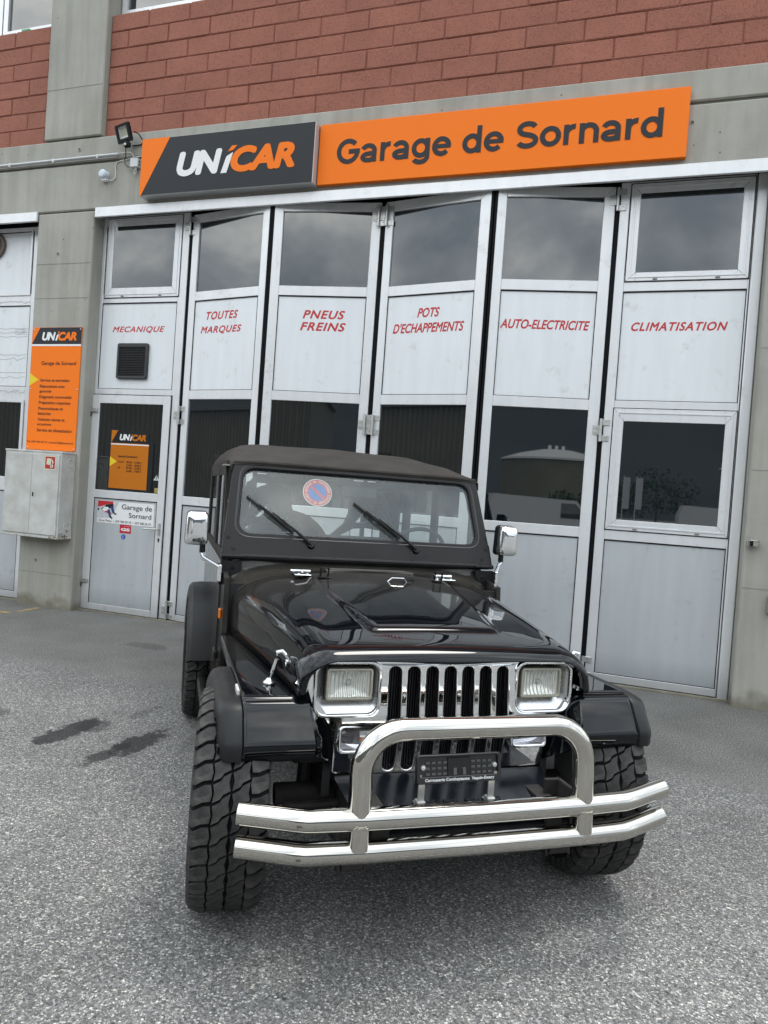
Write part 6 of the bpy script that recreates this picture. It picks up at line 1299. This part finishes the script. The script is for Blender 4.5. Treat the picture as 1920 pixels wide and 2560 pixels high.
def wheel(x, y, steer, detail, mud=False):
    w_ = MB(); seg = 66
    prof = [(-0.105, 0.205), (-0.135, 0.235), (-0.147, 0.29), (-0.143, 0.345), (-0.134, 0.372), (-0.118, 0.3835), (-0.06, 0.3850), (0, 0.3855), (0.06, 0.3850), (0.118, 0.3835), (0.134, 0.372), (0.143, 0.345), (0.147, 0.29), (0.135, 0.235), (0.105, 0.205)]
    w_.lathe(prof, 'x', seg); t = w_.build('wheel', CARC, car, smooth=50)
    t.location = (x, y, RW - 0.022); t.rotation_euler = (0, 0, steer); t.scale = (0.9, 1, 1)
    s_ = 1 if x > 0 else -1
    rm = MB(); rm.lathe([(s_ * 0.108, 0.212), (s_ * 0.112, 0.20), (s_ * 0.085, 0.185), (s_ * 0.03, 0.175), (s_ * 0.035, 0.12), (s_ * 0.06, 0.09), (s_ * 0.065, 0.05), (s_ * 0.09, 0.045), (s_ * 0.09, 0)], 'x', 36); rm.lathe([(-s_ * 0.108, 0.212), (-s_ * 0.05, 0.19), (-s_ * 0.05, 0)], 'x', 36); rm.build('rim', mat('rim_silver', (0.30, 0.30, 0.31), 0.35, metal=.8), t)
    if detail:
        for me, off in BM_:
            for i in range(NB):
                o = bpy.data.objects.new('tread_block', me); COL.objects.link(o); o.parent = t; o.rotation_euler = (-(i + off) * PT, 0, 0)
    else:
        b = MB()
        for me, off in BM_:
            for i in range(NB): b.addmesh(me, Matrix.Rotation(-(i + off) * PT, 4, 'X'))
        tag(b.build('tread_blocks', RUBBER, t, smooth=0), kind='stuff')
    # raised rings and dirt band on the outer wall
    MB().lathe([(s_ * 0.1455, 0.318), (s_ * 0.1505, 0.316), (s_ * 0.1505, 0.306), (s_ * 0.1465, 0.304)], 'x', seg).build('sidewall_rib', MUDDY, t, smooth=40)
wheel(-0.788, -0.125, R(-5), True); wheel(0.748, -0.125, R(-9), True); wheel(-0.790, 2.14, 0, False); wheel(0.772, 2.14, 0, False)

# --- round no-parking placard behind the windscreen
npz = 1.548
np_ = empty('no_parking_placard', (5.138, -3.89, 0.025), R(34.881), label='round red and blue no parking placard behind the windscreen of the car', cat='placard')
NM = WM @ Matrix.Translation((-0.262, wz(npz), 0.006))
NR = 0.086
def disc(name, r0, r1, dz, mt, n=48):
    b = MB(); A = [NM @ Vector((r0 * math.cos(2 * math.pi * i / n), r0 * math.sin(2 * math.pi * i / n), dz)) for i in range(n)] if r0 else None
    B = [NM @ Vector((r1 * math.cos(2 * math.pi * i / n), r1 * math.sin(2 * math.pi * i / n), dz)) for i in range(n)]
    if A: b.grid([A, B], closed=True)
    else: b.verts(B, [tuple(range(n))])
    b.build(name, mt, np_, smooth=0)
NRED = mat('placard_red', (0.50, 0.06, 0.05), 0.5); NWH = mat('placard_white', (0.62, 0.64, 0.62), 0.5); NBL = mat('placard_blue', (0.03, 0.13, 0.40), 0.5)
disc('backing', 0, NR, 0.0, NWH); disc('red_ring', NR * 0.62, NR * 0.95, 0.0008, NRED); disc('blue_field', 0, NR * 0.62, 0.0006, NBL)
c_, q_ = math.cos(R(-45)), math.sin(R(-45))
MB().verts([NM @ Vector((a * c_ - d * q_, a * q_ + d * c_, 0.0012)) for a, d in ((-NR * .63, -.0085), (NR * .63, -.0085), (NR * .63, .0085), (-NR * .63, .0085))], [(0, 1, 2, 3)]).build('slash', NRED, np_, smooth=0)
def ring_text(s__, a0, a1, flip):
    b = MB(); n = len(s__)
    for i, ch in enumerate(s__):
        if ch == ' ': continue
        me = text_mesh(ch, 0.0, align='CENTER'); a = R(lerp(a0, a1, i / (n - 1))); r_ = NR * (0.70 if not flip else 0.865)
        rot = a - math.pi / 2 if not flip else a + math.pi / 2
        b.addmesh(me, NM @ Matrix.Translation((r_ * math.cos(a), r_ * math.sin(a), 0.0018)) @ Matrix.Rotation(rot, 4, 'Z') @ Matrix.Diagonal((0.0165, 0.0205, 1, 1)))
    b.build('lettering', NWH, np_, smooth=0)
ring_text('DÉFENSE DE STATIONNER', 176, 4, False); ring_text('SORTIE DE VÉHICULES', 192, 348, True)

# ------------------------------------------------------------------ far side of the yard (mirrored in the glazing, chrome and paint)
hall = empty('corrugated_hall', (-16, -26, 0), label='long grey corrugated warehouse across the yard seen mirrored in the door glass', cat='building')
b = MB(); b.box((-17, -10, -0.1), (15.5, 0, 6.6)); b.build('wall_core', mat('hall_core', (0.12, 0.115, 0.10), 0.8), hall, smooth=0)
b = MB(); x = -17.0
while x < 15.4:
    b.verts([(x, 0.005, 0), (x + .06, 0.07, 0), (x + .14, 0.07, 0), (x + .20, 0.005, 0), (x, 0.005, 6.5), (x + .06, 0.07, 6.5), (x + .14, 0.07, 6.5), (x + .20, 0.005, 6.5)], [(0, 1, 5, 4), (1, 2, 6, 5), (2, 3, 7, 6)]); x += 0.32
b.build('corrugated_cladding', mat('hall_cladding', (0.125, 0.115, 0.10), 0.55, var=0.2, vscale=0.6), hall, smooth=0)
b = MB(); b.box((-17.2, -10.2, 6.5), (15.7, 0.25, 6.85)); b.build('roof', mat('hall_roof', (0.10, 0.10, 0.105), 0.6), hall, smooth=0)
for x in (-9.5, -1.0, 9.0): MB().box((x, 0.06, 1.9), (x + 2.2, 0.10, 4.0)).build('window', mat('hall_window', (0.03, 0.035, 0.03), 0.2), hall, smooth=0)
MB().box((-5.5, 0.05, 0.02), (-2.3, 0.12, 3.6)).build('roller_door', mat('roller_grey', (0.10, 0.10, 0.10), 0.5), hall, smooth=0)
tk = empty('storage_tank', (16.2, -46, 0), label='large cream storage tank with domed lid mirrored in the fifth leaf glass', cat='tank')
MB().lathe([(0, 3.9), (4.9, 3.9), (5.0, 3.75)], 'z', 48).build('shell', mat('tank_cream', (0.13, 0.13, 0.095), 0.5, var=0.25, vscale=0.4), tk)
MB().lathe([(4.95, 4.02), (5.1, 3.97), (5.55, 2.6), (5.85, 1.2), (5.95, 0.0)], 'z', 48).build('dome', mat('tank_dome', (0.42, 0.42, 0.41), 0.45), tk)
for i in range(3): MB().lathe([(5.9, 0.12), (6.2, 0.12), (6.22, 0)], 'z', 10, Matrix.Translation((-.5 + .5 * i, 0, 0))).build('valve', WHITE, tk)
hl = MB(); rows = []
for j in range(14):
    t = j / 13; row = []
    for i in range(60):
        x = -1500 + 3000 * i / 59; yy = -230 - 900 * t
        hgt = (math.sin(t * math.pi / 2)) ** 1.3 * (262 + 30 * math.sin(i * .31) + 20 * math.sin(i * .83 + 1) + rnd.uniform(-6, 6)) + (6 * math.sin(i * 1.7 + j) if 0 < j else 0)
        row.append((x, yy, max(-1, hgt - 3)))
    rows.append(row)
hl.grid(rows)
tag(hl.build('hills', mat('hillside', (0.010, 0.018, 0.026), 0.95, col2=(0.026, 0.034, 0.036), vscale=0.012), smooth=80), kind='structure')
def bush(x, y, r, label):
    t = empty('bush', (x, y, 0), label=label, cat='bush')
    b = MB(); r_ = random.Random(int(x * 10))
    for i in range(1400):
        u, v_ = r_.uniform(0, 2 * math.pi), r_.uniform(-0.4, 1); q = r * (0.65 + 0.35 * r_.random()) * (1 + .25 * math.sin(3 * u)); rr_ = math.sqrt(max(0, 1 - v_ * v_))
        c = Vector((q * rr_ * math.cos(u), q * rr_ * math.sin(u), r * .8 + q * v_ * .85)); d = Vector((r_.gauss(0, 1), r_.gauss(0, 1), r_.gauss(0, 1))).normalized() * .16; e_ = d.cross(Vector((r_.gauss(0, 1), r_.gauss(0, 1), 1))).normalized() * .09
        b.verts([c - d, c + e_, c + d, c - e_], [(0, 1, 2, 3)])
    b.build('foliage', mat('bush_leaves', (0.02, 0.04, 0.014), 0.7, var=.5, vscale=2), t, smooth=0)
    MB().tube([(0, 0, 0), (0.05, 0, r * .5), (0, 0.05, r)], [0.12, .09, .05], 8).build('stem', mat('bark', (0.08, 0.06, 0.04), 0.9), t)
bush(14.6, -36, 1.5, 'round green bush in front of the storage tank across the yard'); bush(19.5, -37, 1.2, 'smaller green bush right of the storage tank across the yard')
for i, x in enumerate((6.0, 7.2, 8.3)):
    f = empty('banner_flag', (x * 1.0 - 1.0, -62, 0), label='%s of three tall white banner flags across the yard' % ('leftmost', 'middle one', 'rightmost')[i], cat='flag', group='banner flags across the yard')
    MB().tube([(0, 0, 0), (0, 0, 5.0)], 0.03, 8).build('pole', WHITE, f); MB().box((0.04, -0.01, 2.0), (0.55, 0.01, 4.9)).build('cloth', mat('banner_cloth', (0.45, 0.46, 0.50), 0.8), f, smooth=0)
for i, (x, y, r) in enumerate(((-1.5, -60, 3.2), (5.2, -72, 3.0), (9.5, -70, 3.6), (24.5, -50, 3.4), (29, -52, 4.0))):
    bush(x, y, r, '%s across the yard, mirrored in glass' % ('broad dark tree left of the flags', 'dark tree behind the leftmost flag', 'large dark tree behind the right flag', 'dark tree right of the storage tank', 'largest dark tree far right of the tank')[i])
lp = empty('added_post', (4.2, -32, 0), label='tall pale post with guessed lamp, added across the yard, mirrored in the sixth leaf glass', cat='lamp post')  # post added for the glass reflections; its lamp head is guessed
MB().tube([(0, 0, 0), (0, 0, 6.5), (0.3, 0, 7.0), (1.2, 0, 7.2)], [0.11, 0.07, 0.05, 0.04], 10).build('pole', LIGHTG, lp); MB().box((0.9, -0.12, 7.12), (1.6, 0.12, 7.25), bev=0.03).build('added_lamp_head', LIGHTG, lp, smooth=0)
pc = empty('added_van', (10.6, -24, 0), label='added white van across the yard, only for its mirror image in the glass', cat='van')  # guessed van, put here to fill the door glass reflections
van = [(-2.4, 0.35), (2.3, 0.35), (2.4, 0.9), (1.9, 1.15), (1.2, 1.95), (-2.3, 2.05), (-2.45, 1.6)]
MB().prism(van, -0.9, 0.9, 'y').build('body', mat('van_white', (0.55, 0.56, 0.57), 0.3), pc, smooth=0)
MB().prism([(0.55, 1.2), (1.75, 1.2), (1.15, 1.82), (0.55, 1.82)], 0.905, 0.915).build('window', PANE, pc, smooth=0)
for x in (-1.5, 1.5): MB().lathe([(0.7, 0), (0.7, 0.34), (0.92, 0.34), (0.92, 0)], 'y', 24, Matrix.Translation((x, 0, 0.34))).build('wheel', RUBBER, pc)
